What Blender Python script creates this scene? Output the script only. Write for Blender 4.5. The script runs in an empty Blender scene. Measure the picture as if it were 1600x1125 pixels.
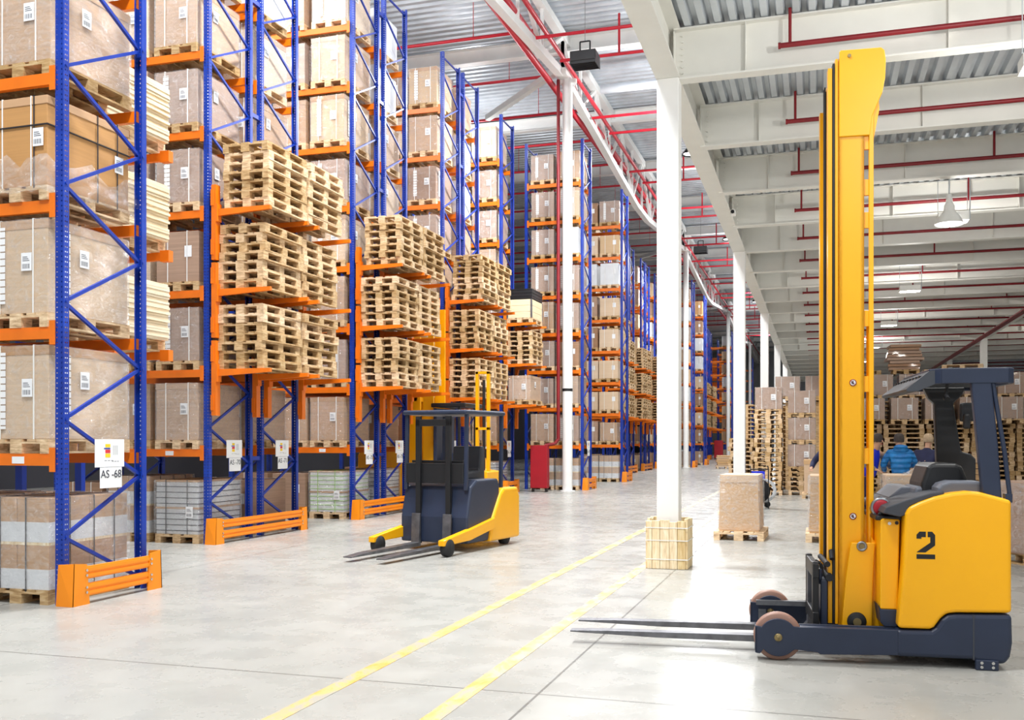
import bpy, math, random
from mathutils import Vector, Matrix
rnd = random.Random(7)
R = math.radians
S = bpy.context.scene
COL = S.collection
# ---------------------------------------------------------------- camera, world, exposure
cam_d = bpy.data.cameras.new('camera'); cam = bpy.data.objects.new('camera', cam_d); COL.objects.link(cam)
cam.location = (0, 0, 1.62); cam.rotation_euler = (R(90), 0, math.atan(477/1529))
cam_d.sensor_width = 36; cam_d.lens = 36*1529/1600; cam_d.shift_y = 127.5/1600
cam_d.clip_end = 500; cam_d.clip_start = .05
S.camera = cam
W = bpy.data.worlds.new('daylight'); S.world = W; W.use_nodes = True
W.node_tree.nodes['Background'].inputs[0].default_value = (.93, .96, 1, 1)
W.node_tree.nodes['Background'].inputs[1].default_value = .5
S.view_settings.view_transform = 'Standard'; S.view_settings.look = 'None'
S.view_settings.exposure = .4; S.view_settings.gamma = 1
S.cycles.use_denoising = True; S.cycles.max_bounces = 6; S.cycles.diffuse_bounces = 4
S.cycles.glossy_bounces = 3; S.cycles.transparent_max_bounces = 14
S.cycles.sample_clamp_indirect = 6

def area_light(name, loc, size, power, col=(1, 1, 1), sy=None):
    l = bpy.data.lights.new(name, 'AREA'); l.shape = 'RECTANGLE'; l.size = size; l.size_y = sy or size
    l.energy = power; l.color = col
    o = bpy.data.objects.new(name, l); COL.objects.link(o); o.location = loc
    return o
LIGHT = .86
HALL = (.96, .98, 1)
for (x, y, p, s) in ((-3.8, 3, 1600, 1.6), (-4.6, 12.5, 1700, 1.6), (-5.6, 26.3, 1300, .7), (-4.9, 40, 1000, 1.6), (-6.1, 54.3, 1300, .7),
                     (-4.9, 68, 1000, 1.6), (-4.9, 84, 1000, 1.6), (-4.9, 108, 1500, 1.6), (-12.5, 17.2, 700, 1.2), (-12.5, 27.6, 600, 1.2), (-12.0, 11.2, 600, 1.2)):
    area_light('high_bay_light', (x, y, 13.2 if s > 1 else 11.85), s, p*LIGHT, HALL)
def bulb_light(name, loc, r, power, col):
    l = bpy.data.lights.new(name, 'POINT'); l.shadow_soft_size = r; l.energy = power; l.color = col
    o = bpy.data.objects.new(name, l); COL.objects.link(o); o.location = loc
for y in (2.5, 8.0, 12.2, 20.2, 29.2, 37.6, 48):
    bulb_light('mezzanine_light', (2.45, y, 5.6), .15, 260 if y < 9 else 120, (1, .98, .94))  # two nearest are unseen, without fixtures, strengthened to brighten the truck side
for y in (6, 16, 24, 32.3, 44):
    bulb_light('mezzanine_light', (10.5, y, 5.6), .15, 120, (1, .95, .86))
for (x, y) in ((-13, 24), (-13, 36)): bulb_light('ceiling_fill_light', (x, y, 12.9), .3, 300, HALL)  # fill points without fixtures, added to lighten the roof over the racks
for y in (6, 20, 33, 47, 62, 78, 95, 115):
    bulb_light('ceiling_fill_light', (-4.9, y, 12.7), .3, 420 if y < 40 else 260, HALL)  # row of added fill points that brightens the ceiling along the aisle

# ---------------------------------------------------------------- helpers
KIDS = {}
def link(o, parent=None):
    COL.objects.link(o)
    if parent is not None:
        o.parent = parent; KIDS.setdefault(parent.name, []).append(o)
    return o
ALL_LABELS = {}
def tag(o, label=None, cat=None, group=None, kind=None):
    if label:
        n = len(label.split())
        if n > 16 or n < 4: print('LABEL LENGTH', n, label)
        o['label'] = label
        if cat: ALL_LABELS[label] = ALL_LABELS.get(label, 0) + 1
    if cat: o['category'] = cat
    if group: o['group'] = group
    if kind: o['kind'] = kind
    return o
def empty(name, loc=(0, 0, 0), rz=0, label=None, cat=None, group=None):
    o = bpy.data.objects.new(name, None); link(o); o.empty_display_size = .1
    o.location = loc; o.rotation_euler = (0, 0, rz)
    return tag(o, label, cat, group)
def copy_tree(o, parent=None):
    c = o.copy(); link(c, parent)
    for k in ('label', 'group'):
        if parent is None and k in c: del c[k]
    for ch in KIDS.get(o.name, []): copy_tree(ch, c)
    return c
class Proto:
    def __init__(s, fn): s.fn = fn; s.o = None
    def put(s, loc, rz, label, cat, group=None):
        if s.o is None: s.o = s.fn(); o = s.o
        else: o = copy_tree(s.o)
        o.location = loc; o.rotation_euler = (0, 0, rz)
        return tag(o, label, cat, group)

class MB:
    def __init__(s): s.v = []; s.f = []; s.sm = []
    def add(s, vs, fs, smooth=False):
        b = len(s.v); s.v += [tuple(p) for p in vs]
        for f in fs: s.f.append([b+i for i in f]); s.sm.append(smooth)
        return s
    def box(s, x0, x1, y0, y1, z0, z1, M=None):
        vs = [(x0, y0, z0), (x1, y0, z0), (x1, y1, z0), (x0, y1, z0), (x0, y0, z1), (x1, y0, z1), (x1, y1, z1), (x0, y1, z1)]
        if M is not None: vs = [M @ Vector(p) for p in vs]
        return s.add(vs, [(0, 3, 2, 1), (4, 5, 6, 7), (0, 1, 5, 4), (1, 2, 6, 5), (2, 3, 7, 6), (3, 0, 4, 7)])
    def bar(s, p, q, w, h=None, up=(0, 0, 1)):
        p = Vector(p); q = Vector(q); d = (q-p).normalized(); u = Vector(up)
        if abs(d.dot(u)) > .99: u = Vector((1, 0, 0))
        a = d.cross(u).normalized(); b = a.cross(d); h = h or w
        vs = []
        for c in (p, q):
            for (i, j) in ((-1, -1), (1, -1), (1, 1), (-1, 1)): vs.append(c+a*(i*w/2)+b*(j*h/2))
        return s.add(vs, [(3, 2, 1, 0), (4, 5, 6, 7), (0, 1, 5, 4), (1, 2, 6, 5), (2, 3, 7, 6), (3, 0, 4, 7)])
    def cyl(s, p, q, r, n=12, r2=None, caps=True):
        p = Vector(p); q = Vector(q); d = (q-p).normalized()
        u = Vector((0, 0, 1)) if abs(d.z) < .9 else Vector((1, 0, 0))
        a = d.cross(u).normalized(); b = a.cross(d); r2 = r if r2 is None else r2
        vs = []
        for c, rr in ((p, r), (q, r2)):
            for i in range(n):
                t = 2*math.pi*i/n; vs.append(c+a*(rr*math.cos(t))+b*(rr*math.sin(t)))
        s.add(vs, [(i, i+n, (i+1) % n+n, (i+1) % n) for i in range(n)], True)
        if caps: s.add(vs[:n], [tuple(range(n))]); s.add(vs[n:], [tuple(range(n-1, -1, -1))])
        return s
    def tube(s, pts, r, n=8):
        for a, b in zip(pts, pts[1:]): s.cyl(a, b, r, n)
        return s
    def prism(s, pts, a0, a1, axis='y'):
        n = len(pts)
        def P(u, w, t): return (u, t, w) if axis == 'y' else ((t, u, w) if axis == 'x' else (u, w, t))
        vs = [P(u, w, a0) for u, w in pts]+[P(u, w, a1) for u, w in pts]
        return s.add(vs, [tuple(range(n)), tuple(range(2*n-1, n-1, -1))]+[(i, i+n, (i+1) % n+n, (i+1) % n) for i in range(n)])
    def lathe(s, prof, c=(0, 0, 0), n=24, axis='z'):
        vs = []
        for r, z in prof:
            for i in range(n):
                t = 2*math.pi*i/n; x, y = r*math.cos(t), r*math.sin(t)
                vs.append((c[0]+x, c[1]+y, c[2]+z) if axis == 'z' else (c[0]+x, c[1]+z, c[2]+y))
        fs = []
        for k in range(len(prof)-1):
            for i in range(n): fs.append((k*n+i, k*n+(i+1) % n, (k+1)*n+(i+1) % n, (k+1)*n+i))
        return s.add(vs, fs, True)
    def mesh(s, name, mat):
        me = bpy.data.meshes.new(name); me.from_pydata(s.v, [], s.f)
        me.polygons.foreach_set('use_smooth', s.sm); me.materials.append(mat)
        import bmesh
        bm = bmesh.new(); bm.from_mesh(me); bmesh.ops.recalc_face_normals(bm, faces=bm.faces); bm.to_mesh(me); bm.free()
        me.update(); return me
    def build(s, name, mat, parent=None, bevel=0, seg=2, loc=None, keep=False):
        me = s.mesh(name, mat) if not keep else s.raw(name, mat)
        return inst(name, me, parent, loc, bevel, seg)
    def raw(s, name, mat):
        me = bpy.data.meshes.new(name); me.from_pydata(s.v, [], s.f); me.materials.append(mat); me.update(); return me
def inst(name, me, parent=None, loc=None, bevel=0, seg=2):
    o = bpy.data.objects.new(name, me); link(o, parent)
    if loc: o.location = loc
    if bevel:
        m = o.modifiers.new('bevel', 'BEVEL'); m.width = bevel; m.segments = seg; m.limit_method = 'ANGLE'; m.angle_limit = R(35)
    return o

# ---------------------------------------------------------------- materials
def lin(c): return tuple(((x/255+.055)/1.055)**2.4 if x/255 > .04045 else x/255/12.92 for x in c)
def srgb(r, g, b): return (*lin((r, g, b)), 1)
class NT:
    def __init__(s, name):
        s.m = bpy.data.materials.new(name); s.m.use_nodes = True; s.t = s.m.node_tree
        s.p = s.t.nodes['Principled BSDF']; s.out = s.t.nodes['Material Output']
    def n(s, t, **k):
        x = s.t.nodes.new(t)
        for a, b in k.items():
            if a.startswith('i_'): x.inputs[a[2:]].default_value = b
            else: setattr(x, a, b)
        return x
    def l(s, a, b): s.t.links.new(a, b)
    def coord(s, scale=(1, 1, 1), kind='Object'):
        c = s.n('ShaderNodeTexCoord'); m = s.n('ShaderNodeMapping'); m.inputs['Scale'].default_value = scale
        s.l(c.outputs[kind], m.inputs[0]); return m.outputs[0]
    def noise(s, vec, scale, detail=3, rough=.5, dist=0):
        x = s.n('ShaderNodeTexNoise'); x.inputs['Scale'].default_value = scale; x.inputs['Detail'].default_value = detail
        x.inputs['Roughness'].default_value = rough; x.inputs['Distortion'].default_value = dist; s.l(vec, x.inputs['Vector']); return x.outputs[0]
    def ramp(s, fac, stops):
        x = s.n('ShaderNodeValToRGB'); e = x.color_ramp.elements
        while len(e) < len(stops): e.new(.5)
        for k, (p, c) in zip(e, stops): k.position = p; k.color = c
        s.l(fac, x.inputs[0]); return x.outputs[0]
    def mix(s, fac, a, b, typ='MIX'):
        x = s.n('ShaderNodeMix', data_type='RGBA', blend_type=typ)
        for v, k in ((fac, 0), (a, 6), (b, 7)):
            if hasattr(v, 'links'): s.l(v, x.inputs[k])
            else: x.inputs[k].default_value = v
        return x.outputs[2]
    def math(s, op, a, b=0, c=0):
        x = s.n('ShaderNodeMath', operation=op)
        for v, k in ((a, 0), (b, 1), (c, 2)):
            if hasattr(v, 'links'): s.l(v, x.inputs[k])
            else: x.inputs[k].default_value = v
        return x.outputs[0]
    def bump(s, h, strength=.2, dist=.01):
        x = s.n('ShaderNodeBump'); x.inputs['Strength'].default_value = strength; x.inputs['Distance'].default_value = dist
        s.l(h, x.inputs['Height']); s.l(x.outputs[0], s.p.inputs['Normal'])
    def rand(s): return s.n('ShaderNodeObjectInfo').outputs['Random']
    def base(s, v):
        if hasattr(v, 'links'): s.l(v, s.p.inputs['Base Color'])
        else: s.p.inputs['Base Color'].default_value = v
        return s
def G(v): return (v, v, v, 1)
def paint(name, col, rough=.4, metal=0, coat=0, wear=.12, scale=3):
    t = NT(name); c = t.coord(); n = t.noise(c, scale, 4)
    dark = tuple(x*(1-wear) for x in col[:3])+(1,); light = tuple(min(1, x*(1+wear*.5)) for x in col[:3])+(1,)
    t.base(t.ramp(n, [(.3, dark), (.7, light)])); t.p.inputs['Roughness'].default_value = rough
    t.p.inputs['Metallic'].default_value = metal; t.p.inputs['Coat Weight'].default_value = coat
    return t.m
M = {}
M['yellow'] = paint('yellow_paint', srgb(255, 182, 0), .35, wear=.03, coat=.08)
M['orange'] = paint('orange_paint', srgb(236, 118, 8), .42, wear=.12)
M['guard'] = paint('bright_orange_guard_paint', srgb(252, 146, 8), .42, wear=.06)
M['blue'] = paint('blue_paint', srgb(8, 50, 156), .4, wear=.15)
M['navy'] = paint('navy_paint', srgb(38, 48, 70), .42, wear=.12)
M['white'] = paint('white_paint', srgb(243, 243, 240), .5, wear=.03)
M['cream'] = paint('cream_paint', srgb(234, 233, 226), .55, wear=.03)
M['black'] = paint('black_paint', srgb(24, 25, 28), .45, wear=.2)
M['rubber'] = paint('black_rubber', srgb(30, 31, 34), .7, wear=.2)
M['darkgrey'] = paint('dark_grey_plastic', srgb(62, 65, 72), .6, wear=.1)
M['seatgrey'] = paint('grey_vinyl', srgb(98, 102, 112), .55, wear=.08)
M['red'] = paint('red_pipe_paint', srgb(206, 26, 48), .4, wear=.15)
M['darkred'] = paint('dark_red_pipe_paint', srgb(138, 22, 32), .45, wear=.2)
M['cabinetred'] = paint('red_cabinet_paint', srgb(168, 14, 34), .5, wear=.1)
M['steel'] = paint('bare_steel', srgb(150, 152, 156), .35, metal=.9, wear=.25, scale=12)
M['forksteel'] = paint('fork_steel', srgb(120, 120, 124), .42, metal=.75, wear=.35, scale=9)
M['chrome'] = paint('chrome', srgb(215, 215, 215), .15, metal=1)
M['galv'] = paint('galvanised_deck', srgb(206, 212, 218), .42, metal=.3, wear=.15, scale=1.6)
M['tyre'] = paint('tan_polyurethane', srgb(160, 122, 106), .5, wear=.12)
M['brass'] = paint('brass', srgb(150, 132, 90), .4, metal=.6)
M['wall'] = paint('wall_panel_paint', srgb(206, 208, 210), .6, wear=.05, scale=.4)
M['shadewall'] = paint('shaded_depth_wall', srgb(58, 58, 64), .7, wear=.1, scale=.4)  # dark colour stands in for the shaded depth behind the racks
M['rope'] = paint('white_strap', srgb(238, 238, 234), .6, wear=.05)
M['darkstrap'] = paint('black_strap', srgb(48, 46, 50), .5)
M['greenstrap'] = paint('green_strap', srgb(150, 205, 90), .5)
M['paper'] = paint('white_paper', srgb(240, 241, 242), .6, wear=.04)
M['ink'] = paint('dark_ink', srgb(46, 50, 66), .7)
M['inkyellow'] = paint('yellow_ink', srgb(248, 208, 40), .6)
M['inkred'] = paint('red_ink', srgb(214, 50, 60), .6)
M['inkblue'] = paint('blue_ink', srgb(50, 74, 160), .6)
M['whitebox'] = paint('white_box_board', srgb(222, 224, 226), .55, wear=.07)
M['skin'] = paint('skin', srgb(205, 158, 130), .6)
M['hair'] = paint('dark_hair', srgb(70, 62, 58), .8, wear=.3, scale=30)
M['capwool'] = paint('pale_knit_cap', srgb(196, 170, 138), .85, wear=.2, scale=30)
M['jacket'] = paint('bright_blue_jacket_cloth', srgb(14, 118, 186), .65, wear=.2, scale=9)
def quilt():
    t = NT('bright_blue_padded_cloth'); c = t.n('ShaderNodeTexCoord').outputs['Object']; w = t.n('ShaderNodeTexWave', bands_direction='Z'); t.l(c, w.inputs[0])
    w.inputs['Scale'].default_value = 3.2; w.inputs['Distortion'].default_value = 1.5; t.base(t.ramp(t.noise(c, 9, 4), [(.3, srgb(10, 104, 176)), (.7, srgb(26, 138, 212))]))
    t.p.inputs['Roughness'].default_value = .5; t.bump(w.outputs[1], .9, .03); return t.m
M['jacket'] = quilt()
M['navycloth'] = paint('navy_cloth', srgb(34, 38, 74), .8, wear=.2, scale=9)
M['trouser'] = paint('dark_blue_trouser_cloth', srgb(26, 40, 84), .8, wear=.2, scale=9)
M['royal'] = paint('royal_blue_cloth', srgb(30, 50, 214), .7, wear=.15, scale=9)
M['greycloth'] = paint('grey_cloth', srgb(120, 124, 134), .75, wear=.2, scale=9)
def mat_emit(name, col, st):
    t = NT(name); t.base((*col, 1)); t.p.inputs['Emission Color'].default_value = (*col, 1); t.p.inputs['Emission Strength'].default_value = st; return t.m
M['lamp'] = mat_emit('lit_lamp_glass', (1, .99, .96), 9)
def wood(name, c1, c2, c3, stretch=(2, 2, 9), rough=.75, var=.5):
    t = NT(name); c = t.coord(stretch); r = t.rand(); o = t.n('ShaderNodeVectorMath', operation='ADD'); t.l(c, o.inputs[0])
    k = t.n('ShaderNodeCombineXYZ'); t.l(t.math('MULTIPLY', r, 37), k.inputs[0]); t.l(k.outputs[0], o.inputs[1])
    n = t.noise(o.outputs[0], 3.2, 5, .6, .6); a = t.ramp(n, [(.28, c1), (.5, c2), (.72, c3)])
    h = t.n('ShaderNodeHueSaturation'); t.l(a, h.inputs['Color'])
    t.l(t.math('MULTIPLY_ADD', r, var, 1-var*.55), h.inputs['Value']); t.l(t.math('MULTIPLY_ADD', r, -.3, 1.08), h.inputs['Saturation'])
    t.base(h.outputs[0]); t.p.inputs['Roughness'].default_value = rough; t.bump(n, .3, .004); return t.m
M['wood'] = wood('pallet_wood', srgb(156, 118, 74), srgb(208, 172, 122), srgb(234, 208, 166))
M['palewood'] = wood('pale_new_timber', srgb(206, 172, 118), srgb(236, 212, 164), srgb(250, 236, 204), (9, 9, 1.2), var=.15)
M['boards'] = wood('pale_fibreboard', srgb(212, 186, 144), srgb(234, 214, 176), srgb(244, 230, 200), (1, 1, 40), var=.1)
def carton(name, col, streak=.15, var=.22, coat=.0):
    t = NT(name); r = t.rand(); c = t.coord((.6, .6, 26)); n = t.noise(c, 1.8, 4, .6, .4); n2 = t.noise(t.coord(), 2.2, 3)
    d = tuple(x*(1-streak) for x in col[:3])+(1,); l = tuple(min(1, x*(1+streak)) for x in col[:3])+(1,)
    a = t.ramp(n, [(.32, d), (.68, l)]); a = t.mix(.25, a, t.ramp(n2, [(.3, d), (.7, l)]))
    h = t.n('ShaderNodeHueSaturation'); t.l(a, h.inputs['Color']); t.l(t.math('MULTIPLY_ADD', r, var, 1-var/2), h.inputs['Value'])
    t.l(t.math('MULTIPLY_ADD', r, -.35, 1.12), h.inputs['Saturation'])
    t.base(h.outputs[0]); t.p.inputs['Roughness'].default_value = .62; t.p.inputs['Coat Weight'].default_value = coat
    t.bump(n, .25, .004); return t.m
M['carton'] = carton('brown_cardboard', srgb(188, 146, 102))
M['carton2'] = carton('warm_cardboard', srgb(196, 148, 96), .06, .1)
M['cartond'] = carton('wrapped_brown_cardboard', srgb(166, 130, 102), .16, .25, .12)
M['cartonpale'] = carton('pale_cardboard', srgb(212, 182, 146), .08, .12)
M['kraft'] = carton('kraft_cardboard', srgb(204, 166, 122), .05, .06)
def film(name='stretch_film', lo=.12, hi=.62, sc=(1.2, 1.2, 6), strength=.8, white=.5):
    t = NT(name); c = t.coord(sc); n = t.noise(c, 2.2, 5, .62, 1.4); n2 = t.noise(t.coord((2.5, 2.5, 4)), 2.6, 5, .65, 2.5)
    t.base(srgb(240, 243, 246)); t.p.inputs['Roughness'].default_value = .5
    g = t.n('ShaderNodeBsdfGlossy'); g.inputs['Roughness'].default_value = .16
    b = t.n('ShaderNodeBump'); b.inputs['Strength'].default_value = strength; b.inputs['Distance'].default_value = .05
    t.l(t.math('ADD', n, n2), b.inputs['Height']); t.l(b.outputs[0], g.inputs['Normal'])
    m1 = t.n('ShaderNodeMixShader'); m1.inputs[0].default_value = white; t.l(g.outputs[0], m1.inputs[1]); t.l(t.p.outputs[0], m1.inputs[2])
    a = t.ramp(n2, [(.40, G(lo)), (.62, G(lo+.35*(hi-lo))), (.78, G(hi))])  # whiter flecks put highlights of the creased film into its colour
    tr = t.n('ShaderNodeBsdfTransparent'); mx = t.n('ShaderNodeMixShader'); t.l(a, mx.inputs[0]); t.l(tr.outputs[0], mx.inputs[1]); t.l(m1.outputs[0], mx.inputs[2])
    t.l(mx.outputs[0], t.out.inputs[0]); return t.m
M['film'] = film(); M['crinkle'] = film('crinkled_stretch_film', .1, .9, (2.2, 2.2, 3.4), 1.3, .55); M['loosefilm'] = film('loose_crumpled_film', .18, .7, (4, 4, 4), 1.0, .4)
def floor_mat():
    t = NT('polished_concrete'); c = t.n('ShaderNodeTexCoord').outputs['Object']
    n1 = t.noise(c, .35, 5, .6, .5); n2 = t.noise(c, 2.3, 6, .6, .2); n3 = t.noise(c, 14, 4, .6)
    ms = t.n('ShaderNodeMapping'); ms.inputs['Scale'].default_value = (1.2, .35, 1); t.l(c, ms.inputs[0]); n4 = t.noise(ms.outputs[0], 1.6, 6, .6, .2)
    a = t.ramp(n1, [(.3, srgb(150, 151, 146)), (.7, srgb(176, 174, 167))])
    a = t.mix(.2, a, t.ramp(n2, [(.3, srgb(138, 138, 133)), (.72, srgb(184, 182, 176))]))
    a = t.mix(.16, a, t.ramp(n4, [(.2, srgb(144, 138, 128)), (.8, srgb(184, 183, 178))]))
    s = t.ramp(n3, [(.66, G(0)), (.8, G(1))]); a = t.mix(t.math('MULTIPLY', s, .08), a, srgb(196, 196, 192))
    sx = t.n('ShaderNodeSeparateXYZ'); t.l(c, sx.inputs[0])
    def joint(o, off, per, w):
        m = t.math('PINGPONG', t.math('ADD', o, off), per/2)
        return t.math('LESS_THAN', m, w)
    j = t.math('MAXIMUM', joint(sx.outputs[0], 1.71, 6.0, .009), joint(sx.outputs[1], -6.04, 6.0, .009))
    a = t.mix(t.math('MULTIPLY', j, .8), a, srgb(96, 94, 90)); t.base(a)
    rr = t.ramp(n2, [(.3, G(.2)), (.75, G(.38))]); t.l(rr, t.p.inputs['Roughness']); t.p.inputs['Specular IOR Level'].default_value = .2; t.p.inputs['IOR'].default_value = 1.4
    t.bump(n3, .05, .002); return t.m
M['floor'] = floor_mat()
def line_mat():
    t = NT('worn_yellow_floor_paint'); c = t.coord((1, .5, 1)); n = t.noise(c, 5, 6, .75, .5)
    t.base(t.ramp(n, [(.42, srgb(168, 163, 150)), (.52, srgb(204, 174, 112)), (.66, srgb(220, 160, 50))])); t.p.inputs['Roughness'].default_value = .4; return t.m
M['line'] = line_mat()
def post_mat():
    t = NT('blue_post_paint_punched'); c = t.n('ShaderNodeTexCoord').outputs['Object']; sx = t.n('ShaderNodeSeparateXYZ'); t.l(c, sx.inputs[0])
    t.base(t.ramp(t.noise(c, 3, 4), [(.3, srgb(6, 42, 138)), (.7, srgb(10, 62, 174))])); t.p.inputs['Roughness'].default_value = .4
    z = t.math('PINGPONG', sx.outputs[2], .025); hz = t.math('LESS_THAN', z, .007)
    # holes in two columns on every face: distance of x or y from the column lines
    def near(o, v): return t.math('LESS_THAN', t.math('ABSOLUTE', t.math('SUBTRACT', o, v)), .0065)
    hx = t.math('MAXIMUM', near(sx.outputs[0], .028), near(sx.outputs[0], -.028)); hy = t.math('MAXIMUM', near(sx.outputs[1], .025), near(sx.outputs[1], .05))
    g = t.n('ShaderNodeNewGeometry'); sn = t.n('ShaderNodeSeparateXYZ'); t.l(g.outputs['Normal'], sn.inputs[0])
    fy = t.math('GREATER_THAN', t.math('ABSOLUTE', sn.outputs[1]), .5)
    h = t.math('ADD', t.math('MULTIPLY', fy, hx), t.math('MULTIPLY', t.math('SUBTRACT', 1, fy), hy)); h = t.math('MULTIPLY', h, hz)
    tr = t.n('ShaderNodeBsdfTransparent'); mx = t.n('ShaderNodeMixShader'); t.l(h, mx.inputs[0]); t.l(t.p.outputs[0], mx.inputs[1]); t.l(tr.outputs[0], mx.inputs[2])
    t.l(mx.outputs[0], t.out.inputs[0]); return t.m
M['post'] = post_mat()
def tags_mat():
    t = NT('printed_tag_column'); c = t.n('ShaderNodeTexCoord').outputs['Object']; sx = t.n('ShaderNodeSeparateXYZ'); t.l(c, sx.inputs[0])
    z = t.math('LESS_THAN', t.math('PINGPONG', sx.outputs[2], .035), .006); t.base(t.mix(z, srgb(240, 240, 240), srgb(150, 130, 110))); return t.m
M['tags'] = tags_mat()

# ---------------------------------------------------------------- setting
def struct(name, mb, mat, **k):
    o = mb.build(name, mat, **k); o['kind'] = 'structure'; return o
struct('floor', MB().box(-26, 24, -4, 150, -.2, 0), M['floor'])
struct('wall_left', MB().box(-26.3, -26, -4, 150, 0, 15.5), M['shadewall'])
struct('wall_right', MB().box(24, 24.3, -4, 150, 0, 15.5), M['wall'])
struct('wall_far', MB().box(-26, 24, 150, 150.3, 0, 15.5), M['wall'])
# roof sheet with deep ribs running across the hall
def corrugated(u0, u1, pitch, depth, t0, t1, z, axis):
    m = MB(); pts = []; u = u0
    while u < u1:
        pts += [(u, 0), (u+pitch*.42, 0), (u+pitch*.56, depth), (u+pitch*.86, depth)]; u += pitch
    for (a, za), (b, zb) in zip(pts, pts[1:]):
        if axis == 'y': m.add([(t0, a, z+za), (t1, a, z+za), (t1, b, z+zb), (t0, b, z+zb)], [(0, 1, 2, 3)])
        else: m.add([(a, t0, z+za), (a, t1, z+za), (b, t1, z+zb), (b, t0, z+zb)], [(0, 1, 2, 3)])
    return m
struct('ceiling', corrugated(-4, 150, .36, .15, -26, 24, 15.05, 'y'), M['galv'])
o = corrugated(-2.0, 24, .19, .085, 6.7, 82, 6.93, 'x').build('ceiling', M['galv']); o['kind'] = 'structure'
struct('ceiling', MB().box(-2.0, 24, 6.7, 82, 7.1, 7.25), M['cream'])     # concrete screed of the mezzanine floor

def ibeam(m, p, q, H, B, tf=.022, tw=.012):
    p = Vector(p); q = Vector(q)   # p,q on the underside
    m.bar(p+Vector((0, 0, tf/2)), q+Vector((0, 0, tf/2)), B, tf); m.bar(p+Vector((0, 0, H-tf/2)), q+Vector((0, 0, H-tf/2)), B, tf)
    m.bar(p+Vector((0, 0, H/2)), q+Vector((0, 0, H/2)), tw, H-2*tf)
for X in (-1.83, 7.2, 16.2):
    m = MB(); ibeam(m, (X, .5, 6.28), (X, 82, 6.28), .66, .30)
    struct('main_girder', m, M['cream'])
BY = [12.7+3*k for k in range(0, 23)]
for i, y in enumerate(BY):
    for (xa, xb) in ((-1.76, 7.1), (7.3, 16.1)):
        if xa > 0 and i > 16: continue
        m = MB(); ibeam(m, (xa, y, 6.26 if xa < 0 else 6.26), (xb, y, 6.26), .66, .2)
        x = xa+.9
        while x < xb-.3:
            m.box(x-.005, x+.005, y-.09, y+.09, 6.28, 6.9); x += 2.35
        # bolted end plate
        m.box(xa, xa+.012, y-.11, y+.11, 6.3, 6.88)
        if i < 8 and xa < 0:
            for k in range(7):
                for s in (-1, 1): m.cyl((xa+.10, y-.012, 6.36+k*.08), (xa+.10, y-.035, 6.36+k*.08), .014, 6) if s < 0 else None
        struct('cross_beam', m, M['cream'])
for X, ys in ((-1.83, [12.7+12*k for k in range(6)]), (7.2, [36.7, 48.7, 60.7])):
    for y in ys:
        m = MB().box(X-.14, X+.14, y-.14, y+.14, 0, 6.28); m.box(X-.22, X+.22, y-.22, y+.22, 0, .025)
        struct('mezzanine_column', m, M['white'], bevel=.012)
# round hall columns with roof truss above
HC = [(-7.74, 30.85+30*k) for k in range(-1, 4)]
for (x, y) in HC:
    if y < 2: continue
    m = MB().cyl((x, y, 0), (x, y, 13.4), .165, 28); m.cyl((x, y, 0), (x, y, .03), .25, 20)
    m.bar((x-.3, y, 13.3), (x+.3, y, 13.3), .12); m.bar((x, y-.6, 13.45), (x, y+.6, 13.45), .2)
    c = struct('round_column', m, M['white'])
tag(MB().cyl((-7.74, 30.85, 3.25), (-7.74, 30.85, 3.34), .17, 28, caps=False).build('marking_band', M['black']), 'thin black band around the nearest white round column', 'marking')
for k in range(-1, 4):
    x = -7.9; a = 30.85+30*k; b = a+30; m = MB()
    m.bar((x, a, 14.75), (x, b, 14.75), .26, .26); zb = 12.4
    m.bar((x, a, 13.5), (x, a+13.5, zb), .24, .24); m.bar((x, a+13.5, zb), (x, b-13.5, zb), .24, .24); m.bar((x, b-13.5, zb), (x, b, 13.5), .24, .24)
    n = 12
    for i in range(n+1):
        y = a+30*i/n; z = 13.5+(zb-13.5)*min(1, min(y-a, b-y)/13.5)
        m.bar((x, y, z), (x, y, 14.75), .09)
        if i < n:
            y2 = y+30/n; z2 = 13.5+(zb-13.5)*min(1, min(y2-a, b-y2)/13.5)
            m.bar((x, y, z) if i % 2 else (x, y, 14.75), (x, y2, 14.75) if i % 2 else (x, y2, z2), .11)
    struct('roof_truss', m, M['white'])
    if k >= 0:
        m = MB(); m.bar((x-.1, a, 13.75), (x-3.9, a+3.9, 13.75), .2)
        struct('roof_bracing', m, M['white'])
for k in range(-2, 16):
    m = MB(); ibeam(m, (-26, 31.4+7.5*k, 14.45), (-1.5, 31.4+7.5*k, 14.45), .5, .32); struct('roof_purlin', m, M['white'])
m = MB(); 
for yy in (33.5, 52, 74): m.cyl((-7.2, yy, 13.9), (-2.2, yy, 13.9), .16, 10)
tag(m.build('cable_duct', M['galv']), None, None, None, 'structure')

# floor marking
def strip(x, label):
    tag(MB().box(x-.06, x+.06, -2, 75, 0, .003).build('floor_line', M['line']), label, 'floor line')
strip(-3.03, 'worn yellow painted line on the floor, farther left of the pair')
strip(-2.15, 'worn yellow painted line on the floor running past the column foot')

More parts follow.
